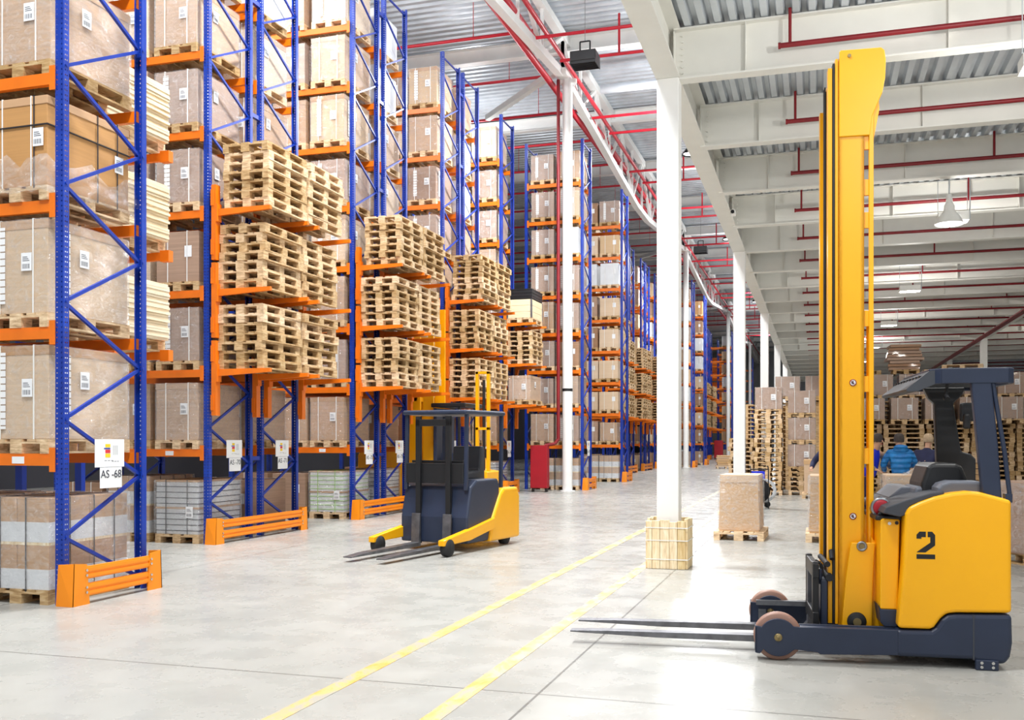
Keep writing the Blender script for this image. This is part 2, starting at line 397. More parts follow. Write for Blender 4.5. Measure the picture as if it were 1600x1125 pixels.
# ---------------------------------------------------------------- pipes
ORD = ['first', 'second', 'third', 'fourth', 'fifth', 'sixth', 'seventh', 'eighth', 'ninth', 'tenth', 'eleventh', 'twelfth', 'thirteenth',
       'fourteenth', 'fifteenth', 'sixteenth', 'seventeenth', 'eighteenth', 'nineteenth', 'twentieth', 'twenty-first', 'twenty-second', 'twenty-third', 'twenty-fourth', 'twenty-fifth', 'twenty-sixth', 'twenty-seventh', 'twenty-eighth']
for i, y in enumerate(BY):
    m = MB().cyl((-.45, y-.2, 6.5), (15.5, y-.2, 6.5), .034, 8)
    for x in (-.32, 2.9, 6.1): m.cyl((x, y-.2, 6.5), (x, y-.2, 6.95), .022, 6)
    if i: 
        m.cyl((-.32, y-.2, 6.5), (-.32, y-.2, 6.95), .02, 6)
    m.cyl((-.46, y-.2, 6.5), (-.43, y-.2, 6.5), .042, 8)
    tag(m.build('sprinkler_pipe', M['darkred']), 'dark red sprinkler pipe under the mezzanine, %s from the front' % ORD[i], 'pipe', 'sprinkler pipes under the mezzanine')
m = MB()
for k in range(3): m.cyl((6.7+k*.13, 11, 6.12+k*.02), (6.7+k*.13, 80, 6.12+k*.02), .03, 8)
tag(m.build('pipe_bundle', M['darkred']), 'dark red pipes running away beneath the right hand mezzanine girder', 'pipe')
tag(MB().cyl((-8.0, -3, 13.5), (-8.0, 148, 13.5), .11, 10).cyl((-7.55, -3, 13.55), (-7.55, 148, 13.55), .07, 8).build('fire_main', M['red']),
    'thick red fire main running the length of the roof truss', 'pipe')
tag(MB().cyl((-8.22, -3, 13.2), (-8.22, 148, 13.2), .10, 10).build('fire_main', M['red']), 'red fire main slung lowest, left beneath the roof truss', 'pipe')
for i in range(24):
    y = 20.8+3.65*i; m = MB().cyl((-25, y, 13.9), (-8.1, y, 13.9), .05, 8)
    for x in (-10, -13, -16, -19): m.cyl((x, y, 13.9), (x, y, 14.05), .015, 6); m.cyl((x, y, 13.9), (x, y, 15), .01, 4)
    tag(m.build('roof_sprinkler_pipe', M['red']), 'red sprinkler pipe under the roof above the racks, %s away' % ORD[i], 'pipe', 'sprinkler pipes under the roof')
for i in range(12):
    y = 27+7.3*i; m = MB()
    m.cyl((-7.7, y, 13.2), (-2.2, y, 13.2), .05, 8); m.cyl((-7.4, y+1.6, 13.1), (-2.2, y+1.6, 13.1), .05, 8)
    m.cyl((-3.7, y, 13.2), (-3.7, y, 14.2), .04, 8); m.cyl((-3.7, y, 14.2), (-3.4, y-3.2, 14.3), .05, 8); m.cyl((-5.6, y+1.6, 13.1), (-5.6, y+1.6, 14.3), .035, 8)
    tag(m.build('roof_sprinkler_branch', M['red']), 'red cranked sprinkler pipe pair over the open aisle, %s away' % ORD[i], 'pipe', 'cranked sprinkler pipes over the aisle')
m = MB().tube([(-7.98, 30.6, 13.3), (-7.98, 30.6, 1.7), (-8.08, 30.55, 1.55), (-8.4, 30.5, 1.5)], .055, 10)
tag(m.build('riser_pipe', M['darkred']), 'dark red riser pipe standing beside the nearest white round column', 'pipe')
cb = empty('hose_cabinet', (-8.55, 30.42, 0), 0, 'tall dark red fire hose cabinet beside the nearest round column', 'cabinet')
MB().box(-.28, .28, -.14, .14, .12, 1.5).build('cabinet_body', M['cabinetred'], cb, bevel=.01)
MB().box(-.26, .26, -.155, -.142, .14, 1.48).build('door', M['cabinetred'], cb, bevel=.004)
MB().box(-.25, -.2, -.1, .1, 0, .12).box(.2, .25, -.1, .1, 0, .12).build('foot', M['black'], cb)
c2 = copy_tree(cb); c2.location = (-8.55, 90.4, 0); c2.scale = (1.4, 1, 1.15); tag(c2, 'small dark red hose cabinet far down the hall between columns', 'cabinet')

# ---------------------------------------------------------------- lamps
def box_floodlight():
    r = empty('floodlight')
    MB().box(-.36, .36, -.3, .3, .06, .34).build('housing', M['black'], r, bevel=.02)
    m = MB()
    for k in range(9): m.box(-.34, .34, -.28+k*.068, -.268+k*.068, -.01, .07)
    m.box(-.36, -.34, -.3, .3, -.02, .08).box(.34, .36, -.3, .3, -.02, .08); m.build('louvre', M['black'], r)
    MB().box(-.3, .3, -.25, .25, .062, .066).build('reflector', M['white'], r)
    MB().tube([(-.14, 0, .34), (-.14, 0, .68), (.14, 0, .68), (.14, 0, .34)], .022).build('bracket', M['black'], r)
    MB().cyl((0, 0, .68), (0, 0, 3.105), .008, 6).build('suspension_wire', M['steel'], r)
    return r
FL = Proto(box_floodlight)
FL.put((-6.1, 26.3, 11.95), 0, 'black louvred box floodlight hanging beside the nearest truss end', 'lamp', 'black floodlights over the aisle')
FL.put((-6.1, 54.3, 11.95), 0, 'black louvred box floodlight hanging farther down the hall, second away', 'lamp', 'black floodlights over the aisle')
FL.put((-6.1, 82.3, 11.95), 0, 'black louvred box floodlight hanging deepest in the hall, third away', 'lamp', 'black floodlights over the aisle')
def bell_lamp():
    r = empty('bell_lamp')
    MB().lathe([(.05, .42), (.09, .34), (.1, .24), (.17, .16), (.25, .02), (.26, 0), (.24, .02), (.15, .15), (.08, .2)], n=24).build('shade', M['white'], r)
    MB().lathe([(0, .05), (.15, .05), (.2, .035), (0, .03)], n=20).build('bulb', M['lamp'], r)
    MB().lathe([(0, .55), (.045, .55), (.06, .42), (0, .42)], n=12).build('lamp_holder', M['white'], r)
    MB().cyl((0, 0, .5), (0, 0, 1.33), .014, 8).build('conduit', M['galv'], r)
    return r
BL = Proto(bell_lamp)
BL.put((2.32, 19.6, 5.62), 0, 'white bell shaped pendant lamp hanging nearest, right of the mast', 'lamp', 'bell lamps under the mezzanine')
BL.put((9.0, 40, 5.7), 0, 'bell shaped pendant lamp far right above the stored pallets', 'lamp', 'bell lamps under the mezzanine')
def tray_lamp():
    r = empty('panel_lamp')
    MB().box(-.27, .27, -.17, .17, .0, .16).build('housing', M['white'], r, bevel=.01)
    MB().box(-.24, .16, -.14, .14, -.006, -.001).build('lit_panel', M['lamp'], r)
    m = MB()
    for x in (-.27, .24): m.cyl((x, -.1, .16), (x, -.1, 1.16), .006, 6)
    m.tube([(.3, 0, .05), (.3, 0, .95), (.22, 0, 1.05), (-.1, 0, 1.08)], .012, 6); m.build('suspension_wire', M['galv'], r)
    return r
TL = Proto(tray_lamp)
for i, y in enumerate((12.2, 20.2, 29.2, 37.6, 46.2, 54.2)):
    TL.put((2.45, y, 5.78), 0, 'flat white panel lamp under the mezzanine, %s from the front' % ORD[i], 'lamp', 'panel lamps under the mezzanine')
for i, y in enumerate((24.0, 32.3, 40.3)):
    TL.put((10.5, y, 5.78), 0, 'panel lamp in the far right mezzanine bay, %s from the front' % ORD[i], 'lamp', 'panel lamps in the right bay')
def hall_pendant():
    r = empty('high_bay_lamp')
    MB().lathe([(.06, .5), (.12, .42), (.14, .3), (.3, .1), (.36, 0), (.33, .02), (.1, .25)], n=20).build('shade', M['black'], r)
    MB().lathe([(0, .1), (.2, .08), (.28, .04), (0, .03)], n=20).build('bulb', M['lamp'], r)
    MB().cyl((0, 0, .5), (0, 0, 1.8), .01, 6).build('suspension_wire', M['steel'], r)
    return r
HP = Proto(hall_pendant)
for i, (x, y) in enumerate(((-4.9, 40), (-4.9, 57.5), (-4.9, 68), (-4.9, 84), (-4.9, 108))):
    HP.put((x, y, 13.24), 0, 'black bell high bay lamp over the open aisle, %s away' % ORD[i], 'lamp', 'high bay lamps over the aisle')
cm = empty('security_camera', (-1.62, 20.2, 6.3), 0, 'small pale security camera fixed under the mezzanine girder', 'camera')
MB().box(-.05, .05, -.16, .06, -.12, -.03).build('camera_body', M['white'], cm, bevel=.01)
MB().cyl((0, -.16, -.075), (0, -.2, -.075), .035, 12).build('lens', M['black'], cm)
MB().cyl((0, 0, -.03), (0, 0, .02), .02, 8).build('mount', M['white'], cm)

# ---------------------------------------------------------------- pallets
def pallet_mb(w=.8, l=1.2, thin=0):
    m = MB(); xs = (-w/2, -.0725, w/2-.1); ws = (.1, .145, .1)
    ys = (-l/2, -.0725, l/2-.145)
    for x, ww in zip(xs, ws):
        m.box(x, x+ww, -l/2, l/2, 0, .022)
        for y in ys: m.box(x, x+ww, y, y+.145, .022, .1)
    for y in ys: m.box(-w/2, w/2, y, y+.145, .1, .122)
    for x, ww in ((-w/2, .145), (-.24, .1), (-.0725, .145), (.14, .1), (w/2-.145, .145)): m.box(x, x+ww, -l/2, l/2, .122, .144)
    return m
PAL = pallet_mb().mesh('wooden_pallet', M['wood'])
def new_pallet(): return inst('wooden_pallet', PAL)
PP = Proto(new_pallet)
NP = [0]
def bare_pallet(x, y, z, rz, label, group):
    NP[0] += 1; o = PP.put((x, y, z), rz, label, 'pallet', group); return o
STUFF = MB()
def stuff_pallet(x, y, z, rz=0):
    Mx = Matrix.Translation((x, y, z)) @ Matrix.Rotation(rz, 4, 'Z')
    for i in range(0, len(PV), 8): STUFF.add([Mx @ p for p in PV[i:i+8]], [(0, 3, 2, 1), (4, 5, 6, 7), (0, 1, 5, 4), (1, 2, 6, 5), (2, 3, 7, 6), (3, 0, 4, 7)])
PV = [Vector(p) for p in pallet_mb().v]

# ---------------------------------------------------------------- palletised loads
CW, CD = .78, 1.16
def label_sheet(r, x, y, z, w=.13, h=.18, side='front', full=True):
    m = MB()
    if side == 'front': m.box(x-w/2, x+w/2, y-.003, y, z-h/2, z+h/2)
    else: m.box(y, y+.003, x-w/2, x+w/2, z-h/2, z+h/2)
    p = m.build('label_sheet', M['paper'], r)
    if full:
        b = MB()
        for k in range(7):
            u = x-w*.38+k*w*.11
            if side == 'front': b.box(u, u+w*(.05 if k % 2 else .03), y-.0045, y-.003, z-h*.38, z-h*.12)
            else: b.box(y+.003, y+.0045, u, u+w*(.05 if k % 2 else .03), z-h*.38, z-h*.12)
        for k in range(3):
            if side == 'front': b.box(x-w*.36, x+w*(.3-.1*k), y-.0045, y-.003, z+h*(.05+.1*k), z+h*(.08+.1*k))
            else: b.box(y+.003, y+.0045, x-w*.36, x+w*(.3-.1*k), z+h*(.05+.1*k), z+h*(.08+.1*k))
        b.build('barcode', M['ink'], p)
def straps(r, w, d, z0, z1, xs, mat, ys=()):
    m = MB(); e = .004; t = .014
    for x in xs:
        m.box(x-t/2, x+t/2, -d/2-e, -d/2, z0, z1).box(x-t/2, x+t/2, -d/2-e, d/2+e, z1, z1+e).box(x-t/2, x+t/2, d/2, d/2+e, z0, z1)
    for y in ys:
        m.box(-w/2-e, -w/2, y-t/2, y+t/2, z0, z1).box(-w/2-e, w/2+e, y-t/2, y+t/2, z1, z1+e).box(w/2, w/2+e, y-t/2, y+t/2, z0, z1)
    m.build('strap', mat, r)
def base_pallet(r): inst('pallet', PAL, r)
def wrapped_mesh(w, d, z0, z1, e=.012, seed=0, amp=.008):
    # subdivided shell that bulges slightly like stretch film
    q = random.Random(seed); m = MB(); n = 8; k = 6
    for (ax, sgn) in (('x', 1), ('x', -1), ('y', 1), ('y', -1)):
        vs = []; half = (w/2 if ax == 'x' else d/2)+e; other = (d/2 if ax == 'x' else w/2)+e
        for j in range(k+1):
            for i in range(n+1):
                a = -other+2*other*i/n; z = z0+(z1-z0)*j/k; o = half+(q.uniform(-amp, amp) if 0 < i < n else 0)
                vs.append((sgn*o, a, z) if ax == 'x' else (a, sgn*o, z))
        m.add(vs, [(j*(n+1)+i, j*(n+1)+i+1, (j+1)*(n+1)+i+1, (j+1)*(n+1)+i) for j in range(k) for i in range(n)], True)
    m.add([(-w/2-e, -d/2-e, z1), (w/2+e, -d/2-e, z1), (w/2+e, d/2+e, z1), (-w/2-e, d/2+e, z1)], [(0, 1, 2, 3)])
    return m
def load_wrapped(h=.9, mat='carton', w=CW, d=CD, seed=1, tagcol=False, lid=True, full=True, strapx=(-.2, .22)):
    def f():
        r = empty('palletised_carton'); base_pallet(r); z0 = .146; z1 = .146+h
        c = MB().box(-w/2, w/2, -d/2, d/2, z0, z1).build('carton', M[mat], r, bevel=.006)
        if lid: MB().box(-w/2-.006, w/2+.006, -d/2-.006, d/2+.006, z1-.09, z1+.004).build('lid', M['carton2' if mat == 'carton2' else 'carton'], c, bevel=.004)
        if full: wrapped_mesh(w, d, z0, z1+.01, seed=seed).build('stretch_film', M['film'], r)
        straps(r, w+.03, d+.03, .12, z1+.008, strapx, M['rope'])
        label_sheet(r, .14, -d/2-.018, z1-h*.45, full=full); 
        if full: label_sheet(r, -.1, w/2+.018, z1-h*.35, side='right')
        if tagcol:
            MB().box(w/2+.014, w/2+.018, -d*.36, -d*.36+.12, z0+.1, z1-.08).build('tag_column', M['tags'], r)
            MB().box(-w*.3, -w*.3+.1, -d/2-.018, -d/2-.014, z0+.1, z1-.06).build('tag_column', M['tags'], r)
        return r
    return f
def load_twotier():
    r = empty('palletised_boxes'); base_pallet(r); z = .146
    for t in range(2):
        c = empty_part = MB().box(-.39, -.005, -.58, -.005, z, z+.44).box(.005, .39, -.58, -.005, z, z+.44).box(-.39, -.005, .005, .58, z, z+.44).box(.005, .39, .005, .58, z, z+.44).build('box_tier', M['carton'], r, bevel=.005)
        MB().box(-.392, .392, -.582, .582, z, z+.2).build('white_band', M['whitebox'], c)
        z += .44
        if t == 0: MB().box(-.39, .39, -.58, .58, z, z+.03).build('spacer_board', M['palewood'], r); z += .03
    straps(r, .8, 1.18, .12, z+.004, (-.2, .12), M['darkstrap'], (-.3, .05, .36)); wrapped_mesh(.8, 1.18, .146, z+.01, seed=4).build('stretch_film', M['film'], r)
    return r
def load_white(mat='whitebox', st='darkstrap', full=True):
    def f():
        r = empty('palletised_white_boxes'); base_pallet(r); z = .146
        for t in range(2):
            MB().box(-.39, .39, -.58, .58, z, z+.4).build('box_tier', M[mat], r, bevel=.006)
            if full:
                m = MB()
                for k in range(4): m.box(-.398, .398, -.588, .588, z+.05+k*.09, z+.062+k*.09)
                m.build('strap', M[st], r)
            MB().box(-.4, .4, -.59, .59, z+.4, z+.43).build('spacer_board', M['carton'], r); z += .43
        straps(r, .81, 1.19, .1, z+.004, (-.2, .2), M[st])
        if full:
            wrapped_mesh(.81, 1.19, .146, z, seed=9).build('stretch_film', M['film'], r); label_sheet(r, .25, -.612, .5)
        return r
    return f
def load_big():
    r = empty('corded_carton'); base_pallet(r)
    c = MB().box(-.395, .395, -.59, .59, .146, 1.03).build('carton', M['carton2'], r, bevel=.006)
    MB().box(-.402, .402, -.597, .597, .95, 1.034).build('lid', M['carton2'], c, bevel=.004)
    straps(r, .80, 1.19, .12, 1.036, (-.16, .2), M['rope']); straps(r, .81, 1.2, .12, 1.037, (-.3, .24), M['darkstrap'], (-.32, .1, .4))
    MB().box(-.41, .41, -.605, .605, .74, .752).build('cord', M['darkstrap'], r)
    label_sheet(r, .3, -.61, .62); label_sheet(r, .42, .41, .6, side='right')
    # crumpled film slumped around the foot of the carton
    q = random.Random(5); m = MB(); n = 40
    pts = []
    for i in range(n):
        t = i/n*4; s = int(t); u = t-s
        cs = [(-.42, -.62), (.42, -.62), (.42, .62), (-.42, .62), (-.42, -.62)]
        x = cs[s][0]*(1-u)+cs[s+1][0]*u; y = cs[s][1]*(1-u)+cs[s+1][1]*u
        hh = .16+.16*abs(math.sin(i*.55))+q.uniform(-.03, .05)
        pts.append((x, y, hh, q.uniform(.01, .05)))
    vs = []
    for x, y, hh, o in pts:
        l = math.hypot(x, y); nx, ny = x/l, y/l
        vs += [(x+nx*.03, y+ny*.03, .05+o), (x+nx*(.06+o), y+ny*(.06+o), .05+hh*.5), (x, y, .14+hh)]
    m.add(vs, [(i*3+j, ((i+1) % n)*3+j, ((i+1) % n)*3+j+1, i*3+j+1) for i in range(n) for j in range(2)], True)
    m.build('slumped_film', M['loosefilm'], r)
    return r
def load_plain(h=.85, mat='carton', w=CW):
    def f():
        r = empty('palletised_carton'); base_pallet(r)
        MB().box(-w/2, w/2, -CD/2, CD/2, .146, .146+h).build('carton', M[mat], r, bevel=.006)
        straps(r, w+.01, CD+.01, .12, .15+h, (-.18, .18), M['rope']); label_sheet(r, .2, -CD/2-.006, .146+h*.6, full=False)
        return r
    return f
T = {
 'a': (Proto(load_wrapped(.9, 'carton', seed=1)), 'film-wrapped brown carton'),
 'b': (Proto(load_wrapped(.84, 'cartond', seed=2, tagcol=True, lid=False)), 'darker brown wrapped carton'),
 'c': (Proto(load_wrapped(.93, 'cartonpale', seed=3, tagcol=True)), 'pale wrapped carton'),
 'd': (Proto(load_wrapped(.74, 'carton', w=.7, seed=6, lid=True)), 'shorter wrapped brown carton'),
 't': (Proto(load_twotier), 'two-tier brown and white boxes'),
 'w': (Proto(load_white()), 'strapped white boxes'),
 'g': (Proto(load_white('whitebox', 'greenstrap')), 'green-strapped white boxes'),
 'k': (Proto(load_big), 'black-corded warm brown carton'),
 'p': (Proto(load_plain(.9, 'carton')), 'strapped brown carton'),
 'q': (Proto(load_plain(.72, 'cartonpale')), 'low pale strapped carton'),
 'r': (Proto(load_plain(.8, 'cartond')), 'dull brown strapped carton'),
 's': (Proto(load_plain(.86, 'whitebox', .74)), 'white strapped carton'),
}
T['b2'] = (Proto(load_wrapped(.66, 'cartond', seed=12, lid=False)), 'low wrapped brown carton')
# ---------------------------------------------------------------- racks
PH = 11.75; FD = 1.25; LV = [1.5+1.26*k for k in range(8)]
def post_mesh(name, mat, flip):
    m = MB(); s = -1 if flip else 1
    m.add([(-.05, 0, 0), (.05, 0, 0), (.05, 0, PH), (-.05, 0, PH)], [(0, 1, 2, 3)])
    for x in (-.05, .05): m.add([(x, 0, 0), (x, s*.075, 0), (x, s*.075, PH), (x, 0, PH)], [(0, 1, 2, 3)])
    for a, b in ((-.05, -.03), (.05, .03)): m.add([(a, s*.075, 0), (b, s*.075, 0), (b, s*.075, PH), (a, s*.075, PH)], [(0, 1, 2, 3)])
    return m.mesh(name, mat)
POSTF = post_mesh('post', M['post'], False); POSTR = post_mesh('post', M['post'], True)
PFAR = MB().box(-.05, .05, 0, .075, 0, PH).mesh('post', M['blue'])
m = MB(); z = .67; yf = .05; yr = FD-.05; x = 0
m.bar((x, yr, .12), (x, yf, .67), .034)
while z < PH-.6:
    m.bar((x, yf, z), (x, yr, z+.58), .034); 
    if z+1.17 < PH: m.bar((x, yr, z+.58), (x, yf, z+1.17), .034)
    for (yy, zz) in ((yf, z), (yr, z+.58)): m.cyl((.052, yy-.012, zz), (.062, yy-.012, zz), .016, 8)
    z += 1.17
m.bar((x, yf, PH-.12), (x, yr, PH-.12), .034)
BRACE = m.mesh('cross_brace', M['blue'])
def beam_mesh(L):
    m = MB(); 
    m.box(-L-.1, -.1, -.012, .045, -.12, -.035).box(-L-.1, -.1, -.004, .045, -.035, 0)
    for x in (-.1, -L-.1):
        a, b = (x-.055, x+.012) if x == -.1 else (x-.012, x+.055)
        m.box(a, b, -.022, -.012, -.18, .06); 
        for k in range(4): m.cyl((x-.018 if x == -.1 else x+.018, -.024, -.15+k*.06), (x-.018 if x == -.1 else x+.018, -.02, -.15+k*.06), .006, 6)
    return m.mesh('beam', M['orange'])
BEAM = {2.8: beam_mesh(2.8), 1.85: beam_mesh(1.85)}
def guard(parent, y0, y1, x=.16, full=True):
    g = MB()
    for y, s in ((y0, -1), (y1, 1)):
        g = MB()
        g.add([(x, y, 0), (x, y-s*.24, 0), (x, y-s*.20, .40), (x, y-s*.02, .42), (x-.012, y, 0), (x-.012, y-s*.24, 0), (x-.012, y-s*.20, .40), (x-.012, y-s*.02, .42)],
              [(0, 1, 2, 3), (7, 6, 5, 4), (0, 4, 5, 1), (1, 5, 6, 2), (2, 6, 7, 3), (3, 7, 4, 0)])
        g.add([(x, y, 0), (x-.2, y, 0), (x-.17, y, .41), (x, y-s*.02, .42), (x, y-s*.012, 0), (x-.2, y-s*.012, 0), (x-.17, y-s*.012, .41), (x, y-s*.03, .42)],
              [(0, 1, 2, 3), (7, 6, 5, 4), (0, 4, 5, 1), (1, 5, 6, 2), (2, 6, 7, 3), (3, 7, 4, 0)])
        e = g.build('guard_bracket', M['guard'], parent)
        if full:
            b = MB()
            for z in (.12, .17, .29, .34): b.cyl((x, y-s*.19, z), (x+.012, y-s*.19, z), .014, 8)
            b.build('bolt', M['chrome'], e)
    for z in (.08, .25):
        r = MB().box(x-.045, x-.014, y0+.18, y1-.18, z, z+.125); r.box(x-.014, x-.004, y0+.18, y1-.18, z+.015, z+.05).box(x-.014, x-.004, y0+.18, y1-.18, z+.075, z+.11)
        r.build('guard_rail', M['guard'], parent)
def sleeve_mesh():
    m = MB(); z = 2.03
    for k in range(3):
        m.box(.055, .135, -.06, .06, z+.0, z+1.18); m.box(.05, .10, -.075, .075, z+.08, z+.32).box(.05, .1, -.075, .075, z+.85, z+1.1)
        z += 1.225
    return m.mesh('holder_sleeve', M['orange'])
SLEEVE = sleeve_mesh()
ARM = MB().prism([(.13, -.11), (1.08, -.06), (1.08, 0), (.13, 0)], -.03, .03).box(.13, .16, -.06, .06, -.2, .08).mesh('holder_arm', M['orange'])
m = MB().prism([(.13, -.11), (1.08, -.06), (1.08, 0), (.13, 0)], -.03, .03).box(.13, .16, -.06, .06, -.2, .08)
def rack(name_label, Xe, Y0, double=True, L=2.8, cant=True, near=True, bays=1, nlv=8):
    r = empty('pallet_rack', (Xe, Y0, 0), 0, name_label, 'rack', 'blue and orange pallet racks')
    ys = [0] if not double else [0, FD+.28]
    pf, pr = (POSTF, POSTR) if near else (PFAR, PFAR)
    for y in ys:
        for fx in [0]+[-(L+.1)*(b+1) for b in range(bays)]:
            inst('post', pf, r, (fx-.05, y, 0)); inst('post', pr, r, (fx-.05, y+FD-(0 if near else .075), 0))
            inst('cross_brace', BRACE, r, (fx-.05, y, 0))
        for b in range(bays):
            for z in LV[:nlv]:
                o = inst('beam', BEAM[L], r, (-(L+.1)*b, y, z)); o = inst('beam', BEAM[L], r, (-(L+.1)*b, y+FD, z)); o.scale = (1, -1, 1)
    if double:
        m = MB()
        for k in range(6): m.box(-.08, -.02, FD, FD+.28, 1.3+1.95*k, 1.37+1.95*k)
        m.build('row_spacer', M['blue'], r)
    if near:
        for y in ys: MB().box(-.62 if not double else -.8, (-.62 if not double else -.8)+.15, y-.0155, y-.012, LV[0]-.1, LV[0]-.03).build('beam_label', M['paper'], r)
    guard(r, -.06, (ys[-1]+FD)+.06, full=near)
    if cant:
        yy = [.04]+([FD-.04, FD+.32, 2*FD+.24] if double else [FD-.04])
        for y in yy: inst('holder_sleeve', SLEEVE, r, (0, y, 0))
        for z in LV[1:4]:
            for y in yy: inst('holder_arm', ARM, r, (0, y, z))
    return r
def load_on(key, X, Y, Z, label, group):
    p, desc = T[key]; o = p.put((X, Y, Z), rnd.uniform(-.012, .012), desc+' '+label, 'pallet load', group); return o
LVN = ['on the floor']+['on the %s shelf' % s for s in ORD[:8]]
def fill(rackname, Xe, Y0, cols, patt, z_from=0, z_to=8, L=2.8, side=''):
    # cols: list of x offsets (centre); patt(level, col) -> key
    for c, xo in enumerate(cols):
        for lv in range(z_from, z_to+1):
            key = patt(lv, c)
            if not key: continue
            Z = 0 if lv == 0 else LV[lv-1]
            pos = ['outermost', 'second in', 'third in'][c]
            load_on(key, Xe+xo+rnd.uniform(-.02, .02), Y0+FD/2-.03+rnd.uniform(-.03, .02), Z, '%s, %s, %s%s' % (LVN[lv], pos, rackname, side), 'pallet loads in the racks')
NEARPAT = 'acbapcab'
def pat(s0, s1, s2=None):
    rows = [s0, s1, s2 or s1]
    return lambda lv, c: rows[c][lv] if rows[c][lv] != '.' else None
# nearest rack
rack('nearest blue and orange pallet rack, signed AS -68, at left edge', -7.1, 7.9, double=False, cant=False, nlv=6)
fill('nearest rack', -7.1, 7.9, (-.56, -1.5), pat('tccka'+'a', 'tcaabc'), 0, 5)
# lumber stacks just behind the nearest rack, on cantilever arms
lr = empty('pallet_rack', (-9.2, 9.45, 0), 0, 'orange cantilever rack behind the nearest rack holding board stacks', 'rack')
for y in (.1, 1.1):
    inst('post', PFAR, lr, (-.05, y, 0))
    for z in (2.76, 4.02, 5.28): MB().box(0, 1.35, y-.03, y+.03, z-.1, z).box(1.25, 1.38, y-.045, y+.045, z-.12, z+.02).build('holder_arm', M['orange'], lr)
def board_stack(n, h, w=.95, seed=0):
    def f():
        r = empty('board_stack'); base_pallet(r); q = random.Random(seed); m = MB(); z = .146; t = h/n
        for k in range(n):
            a = q.uniform(-.02, .02); m.box(-w/2+a, w/2+a, -.58, .58, z, z+t-.003); z += t
        m.build('boards', M['boards'], r); straps(r, w+.06, 1.2, .12, z+.003, (-.2, .2), M['rope']); return r
    return f
BS = Proto(board_stack(22, .72, seed=3)); 
for z, nm in ((2.76, 'lowest'), (4.02, 'middle one'), (5.28, 'highest')):
    BS.put((-8.38, 10.05, z), 0, 'strapped stack of pale boards behind the nearest rack, %s' % nm, 'board stack', 'board stacks behind the nearest rack')

RK = [('second rack', -9.15, 13.3, 'AS -70 and AS -71'), ('third rack', -9.2, 18.45, 'AS -72 and AS -73'), ('fourth rack', -9.25, 23.7, 'beyond the yellow turret truck')]
rack('second double pallet rack, orange pallet holders on its end, signed AS -70', -9.15, 13.3)
rack('third double pallet rack with pallet holders, behind the moving forklift', -9.2, 18.45)
rack('fourth double pallet rack with pallet holders, behind the turret truck', -9.25, 23.7)
rack('fifth pallet rack, single, standing left of the nearest round column', -9.3, 28.8, double=False)
rack('sixth pallet rack, single, right behind the nearest round column', -7.45, 31.9, double=False, cant=False, L=1.85)
XS = (-.6, -1.53, -2.46)
pats = {
 'second rack': pat('wabrbbacb', 'tabcbacaa'), 'second rack, rear': pat('raasaacsa', '.........'),
 'third rack': pat('gabacbcac', 'raabcaaba'), 'third rack, rear': pat('wrasacass', '.........'),
 'fourth rack': pat('wabcabbac', 'arabcaacb'), 'fourth rack, rear': pat('rabsaassa', '.........')}
for nm, x, y, s in RK:
    fill(nm, x, y, XS[:2], pats[nm]); fill(nm, x, y, (XS[2],), pat('ra', ''), 0, 1, side=', innermost'); fill(nm, x, y+FD+.28, (XS[1],), pat('ra', ''), 0, 1, side=', rear row inner'); fill(nm, x, y+FD+.28, XS[:1], pats[nm+', rear'], side=', rear row')
fill('fifth rack', -9.3, 28.8, XS[:2], pat('wabrbabbc', 'tabcabbac'))
fill('sixth rack', -7.45, 31.9, (-.56, -1.42), pat('tbarbbsca', 'tabbabbbb'), L=1.85)
# next modules
names = ORD
idx = 6
R300 = []
for mod in (1, 2, 3):
    oy = 30*mod-.05; nr = mod == 1
    specs = [(-7.45, 8.85, False, False, 1.85), (-9.15, 13.3, True, True, 2.8), (-9.2, 18.45, True, True, 2.8), (-9.25, 23.7, True, True, 2.8), (-9.3, 28.8, False, True, 2.8), (-7.45, 31.9, False, False, 1.85)]
    for (x, y, db, ct, L) in specs:
        nm = names[idx]+' rack'
        rack('%s pallet rack counted from the front, standing deep in the hall' % names[idx], x, y+oy, double=db, cant=ct, L=L, near=False)
        if mod < 3:
            q = random.Random(idx*5)
            ks = 'bdqrpsq' if mod == 1 else 'pqrs'
            pp = [[q.choice(ks) for _ in range(9)] for _ in range(2)]
            if idx == 6: pp = [list('tdq.qqsqb'), list('trqqrrsqr')]; pp[0][3] = 'q'
            fill(nm, x, y+oy, ((-.56, -1.42) if L < 2 else XS)[:2 if mod == 1 and L < 2 else 1], lambda lv, c: pp[c][lv])
            if db and mod == 1: fill(nm, x, y+oy+FD+.28, XS[:1], lambda lv, c: pp[1][lv], side=', rear row')
        idx += 1
# pallet stacks on the holders
for nm, x, y, s in RK:
    for li, (z, tier) in enumerate(zip(LV[1:4], ('lower', 'middle', 'upper'))):
        for yi, (yo, side) in enumerate(((.66, 'near'), (1.93, 'far'))):
            dx = .53+(.1 if li == 2 else 0)
            for k in range(7 if not (li == 2 and nm == 'fourth rack') else 8):
                bare_pallet(x+dx+rnd.uniform(-.03, .03), y+yo+rnd.uniform(-.025, .025), z+.002+k*.1445, rnd.uniform(-.02, .02),
                            'bare wooden pallet, %s from bottom, %s %s stack on %s end' % (ORD[k], tier, side, nm), 'bare pallets stacked on rack ends')
for k in range(7):
    bare_pallet(-9.3+.55+rnd.uniform(-.02, .02), 29.45, LV[2]+.002+k*.1445, 0, 'bare wooden pallet, %s from bottom, stack on fifth rack end' % ORD[k], 'bare pallets stacked on rack ends')
